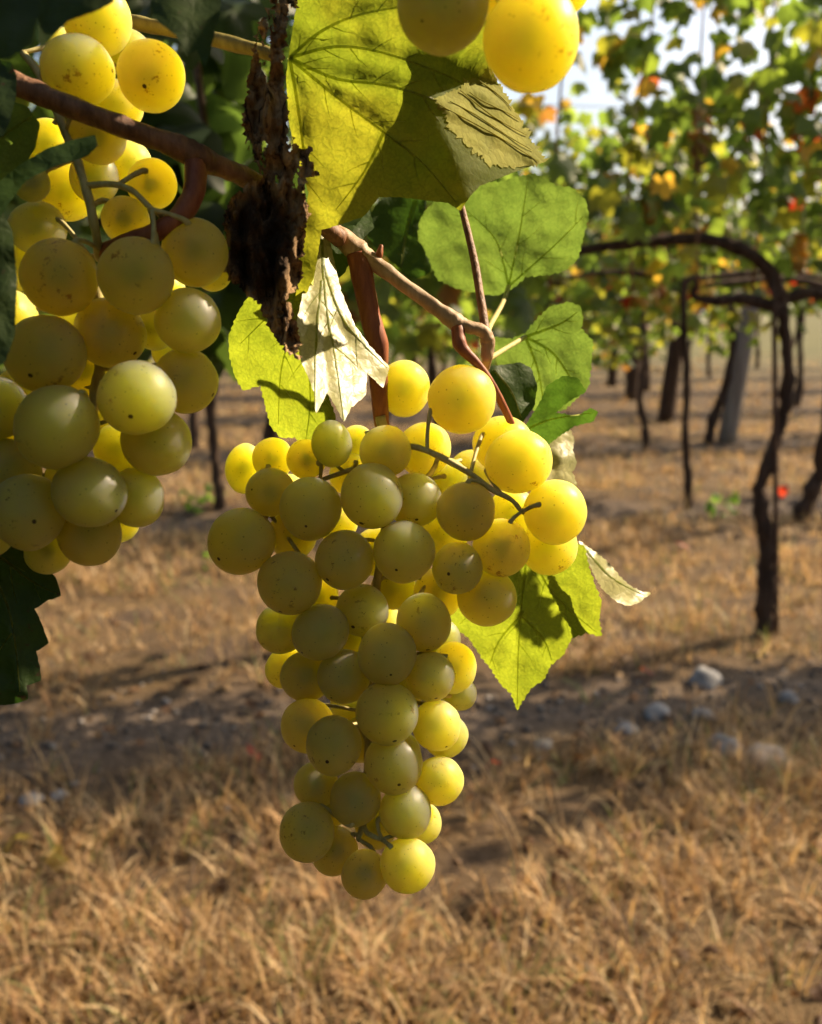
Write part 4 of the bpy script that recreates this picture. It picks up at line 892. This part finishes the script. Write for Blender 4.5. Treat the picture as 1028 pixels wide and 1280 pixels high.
bunch('grape_bunch', left, [(110, 318, 0.236, 8), (125, 400, 0.242, 8), (123, 470, 0.242, 8), (105, 560, 0.242, 7), (80, 620, 0.242, 6), (60, 660, 0.242, 4)], 0.226, 0.010,
      'dim shaded bunch of pale grapes under the thick brown cane',
      [(244, 205, 0.230, 14), (243, 238, 0.228, 14), (225, 270, 0.226, 13), (195, 290, 0.226, 12), (160, 302, 0.228, 11), (128, 315, 0.233, 10)],
      laterals=[[(125, 325, 0.234, 9), (118, 280, 0.227, 9), (106, 230, 0.227, 9), (92, 190, 0.229, 9), (72, 140, 0.233, 9), (48, 90, 0.236, 8), (28, 66, 0.238, 7)], [(108, 232, 0.227, 7), (140, 230, 0.225, 6), (165, 238, 0.224, 6), (190, 262, 0.224, 6)], [(72, 140, 0.233, 5), (110, 110, 0.245, 4), (145, 80, 0.246, 4)]],
      seed=2, dmin=0.2, dmax=0.27)
top = [(664, 50, 59, 64, 0), (553, 8, 55, 58, 0.4), (700, -22, 40, 40, 1.4), (620, -30, 50, 50, 1.5), (590, -85, 55, 55, 0.5), (680, -100, 55, 55, 0.6), (540, -95, 50, 50, 1.2)]
bunch('grape_bunch', top, [(615, -110, 0.20, 7), (610, -60, 0.20, 6), (618, -10, 0.203, 5)], 0.187, 0.011, 'few large grapes of a bunch hanging before the arching leaf', [(600, -230, 0.21, 11), (605, -170, 0.205, 10), (615, -110, 0.20, 9)], seed=3)

# ------------------------------------------------------------------ row of the bunches and row behind the photographer: unseen foliage added for shade
SUNLIT = [P(*q) for q in ((578, 499, .28), (505, 486, .29), (649, 577, .28), (695, 640, .28), (690, 690, .29), (609, 746, .28), (569, 835, .285), (538, 846, .28), (546, 907, .28), (550, 976, .28), (510, 1082, .275), (456, 1093, .28),
    (650, 830, .325), (610, 800, .325), (700, 800, .325), (360, 450, .275), (330, 420, .275), (350, 520, .275), (410, 380, .262), (420, 450, .262), (450, 480, .262), (760, 718, .32), (655, 180, .265), (385, 120, .247), (390, 200, .247), (420, 100, .247), (430, 180, .247), (400, 40, .247), (465, 60, .247), (440, 230, .247), (465, 620, .27), (518, 625, .28), (583, 639, .275), (627, 685, .277), (505, 690, .27), (530, 778, .28), (484, 892, .27), (492, 955, .272), (507, 1015, .275), (301, 676, .275), (415, 555, .277), (384, 907, .28), (318, 60, .236), (335, 130, .236), (345, 190, .236), (368, 300, .236), (368, 420, .236), (380, 300, .247),
    (189, 95, .24), (122, 30, .24), (500, 350, .279), (560, 395, .28), (710, 560, .335), (664, 40, .187), (470, 420, .281), (330, 130, .236), (440, 400, .265), (470, 465, .268), (400, 330, .262), (390, 440, .255), (780, 740, .33), (740, 695, .31), (680, 850, .325), (630, 560, .295), (310, 470, .275), (380, 540, .27), (560, 300, .37), (630, 295, .37), (690, 260, .37), (620, 340, .37), (690, 310, .37), (690, 445, .345), (720, 400, .345), (700, 490, .345), (710, 515, .32))]  # targets whose sun rays stay clear of the added foliage
SHADED = [(P(*q[:3]), q[3]) for q in ((565, 80, .25, .035), (700, 720, .325, .035), (680, 700, .325, .03), (690, 760, .325, .03), (720, 750, .325, .035), (650, 720, .325, .035), (670, 740, .325, .03),
    (74, 346, .22, .07), (70, 534, .22, .08), (35, 640, .23, .08), (112, 615, .22, .05), (57, 443, .22, .07), (138, 416, .225, .06), (170, 345, .225, .05), (171, 497, .22, .05), (97, 88, .235, .05), (100, 138, .222, .06), (0, 780, .25, .08), (20, 720, .25, .07),
    (553, 10, .19, .05))]  # targets and sizes for leaves added to cast shade
def in_view(p, m):
    q = CM.transposed() @ (p-CL); d = -q.z
    if d < 0.02: return False
    return -m < W0/2+FPX*q.x/d < W0+m and -m < H0/2-FPX*q.y/d < H0+m
def shades(p, rad):
    for t in SUNLIT:
        v = p-t; k = v.dot(sdir)
        if k > 0 and (v-sdir*k).length < rad: return True
    return False
def shading_row(row, s, label, seed, n, zlo, zhi, thick, clear, extra=()):  # unseen canopy, added and thinned to block fill and shape the sunlight
    r = random.Random(seed); T = [on_row(row, s), on_row(row, s+0.03, 0.4), on_row(row, s-0.02, 0.9), on_row(row, s, 1.38)]
    th = vine(T, [0.04, 0.034, 0.03, 0.026], row, s-0.8, s+0.8, label, 'unseen shading vines beside and behind the photographer', seed, 0, 0, zlo=zlo, zhi=zhi) if not clear else None
    base = T[0]
    if clear:
        th = thing('grapevine', base, label, 'grapevine', 'unseen shading vines beside and behind the photographer')
        tube('trunk', T, [0.04, 0.034, 0.03, 0.026], M['bark'], th, 6, 9, 0.35, 18, seed)
    Vs = []; Fs = []; Cs = []; k = 0; org = Vector((0, ROW0+ROWS*row, 0))
    for (u, z, q) in canopy_points(r, s-0.85, s+0.85, n, zlo, zhi, thick):
        p = org+RU*u+RN*q+Vector((0, 0, z)); size = r.uniform(0.09, 0.15)
        if clear and (in_view(p, 90+0.08/max(0.1, (p-CL).length)*FPX) or (p-CL).length < 0.34 or shades(p, size*0.72)): continue
        V, F = NV[r.randrange(5)]; m = np.array(leaf_matrix(r, p-base, size, 1 if r.random() < 0.5 else -1))
        Vs.append(V@m[:3, :3].T+m[:3, 3]); Fs.append(F+k); k += len(V); Cs.append(np.tile(np.array(leaf_colour(r, 0.0, 0.05))*0.6, (len(V), 1)))
    for i in range(90 if clear and s < 0 else 0):  # unseen leaves added outside the left edge to cut fill light
        p = P(r.uniform(-420, -110), r.uniform(-150, 950), r.uniform(0.14, 0.42)); size = r.uniform(0.05, 0.09)
        if in_view(p, 20+size*0.6/max(0.1, (p-CL).length)*FPX): continue
        V, F = NV[r.randrange(5)]; m = np.array(leaf_matrix(r, p-base, size, 1 if r.random() < 0.5 else -1))
        Vs.append(V@m[:3, :3].T+m[:3, 3]); Fs.append(F+k); k += len(V); Cs.append(np.tile((0.03, 0.05, 0.014), (len(V), 1)))
    for i in range(160 if clear and s < 0 else 0):  # more unseen leaves, added to block light bounced off the ground
        p = Vector((r.uniform(-0.55, -0.2), r.uniform(-0.4, 0.1), r.uniform(0.7, 1.45))); size = r.uniform(0.06, 0.11)
        if in_view(p, 30+size*0.6/max(0.1, (p-CL).length)*FPX) or (p-CL).length < 0.26: continue
        V, F = NV[r.randrange(5)]; m = np.array(leaf_matrix(r, p-base, size, 1 if r.random() < 0.5 else -1))
        Vs.append(V@m[:3, :3].T+m[:3, 3]); Fs.append(F+k); k += len(V); Cs.append(np.tile((0.035, 0.055, 0.015), (len(V), 1)))
    for (t, size0) in extra:                      # unseen leaves added on sun rays to cast shade on chosen spots
        for f, q in [(f, q) for f in (1, 0.75, 0.55, 0.4) for q in range(12, 60, 3)]:
            p = t+sdir*q*0.01; size = size0*f
            if in_view(p, 30+size*0.6/max(0.1, (p-CL).length)*FPX) or shades(p, size*0.45): continue
            V, F = NV[r.randrange(5)]; nrm = (sdir+Vector((r.uniform(-.4, .4), r.uniform(-.4, .4), r.uniform(-.3, .3)))).normalized()
            m = np.array(Matrix.Translation(p-base) @ nrm.to_track_quat('Z', 'Y').to_matrix().to_4x4() @ Matrix.Diagonal((size, size, size, 1)))
            Vs.append(V@m[:3, :3].T+m[:3, 3]); Fs.append(F+k); k += len(V); Cs.append(np.tile((0.05, 0.085, 0.02), (len(V), 1))); break
    o = link('foliage', np_mesh('foliage', np.concatenate(Vs), np.concatenate(Fs), np.concatenate(Cs)), M['leaf_att'], th); o['kind'] = 'stuff'
    return th
for k, (s, lab) in enumerate(((-1.25, 'unseen grapevine added to shade the dim left bunch'), (0.75, 'unseen grapevine added to shade the main bunch from above'))):
    shading_row(0, s, lab, 301+k, 3600, 0.9, 2.4, 0.36, True, SHADED if k else ())
for k, s in enumerate((-2.6, -0.9, 0.8, 2.5)):
    shading_row(-1, s, 'unseen dense grapevine added behind the photographer to block light', 311+k, 1300, 0.5, 2.7, 0.22, False)

# shaded leafy shoot of the same row, hanging a little farther along behind the withered leaf
r = random.Random(77); b0 = P(250, -120, 1.05)
th = thing('leafy_shoot', b0, 'deep shaded leafy shoot between the left bunch and the withered leaf', 'vine shoot', 'vine shoots')
tube('cane', [b0, P(245, 60, 1.0), P(262, 220, 0.98), P(255, 400, 0.97)], [0.005, 0.0045, 0.004, 0.002], M['cane'], th, 4, 8)
for i in range(85):
    px, py = 250+r.gauss(0, 60), -60+r.random()*480
    if px > 420: continue
    p = P(px, py, r.uniform(0.85, 1.25)); o = bpy.data.objects.new('leaf', LM[r.randrange(5)]); COL.objects.link(o); o.parent = th
    o.matrix_basis = leaf_matrix(r, p-b0, r.uniform(0.075, 0.12), -1 if r.random() < 0.7 else 1)
    k = 0.7+0.5*r.random(); o.color = (0.032*k, 0.058*k, 0.015*k, 1)  # leaf greens darkened to stand for the deep shade
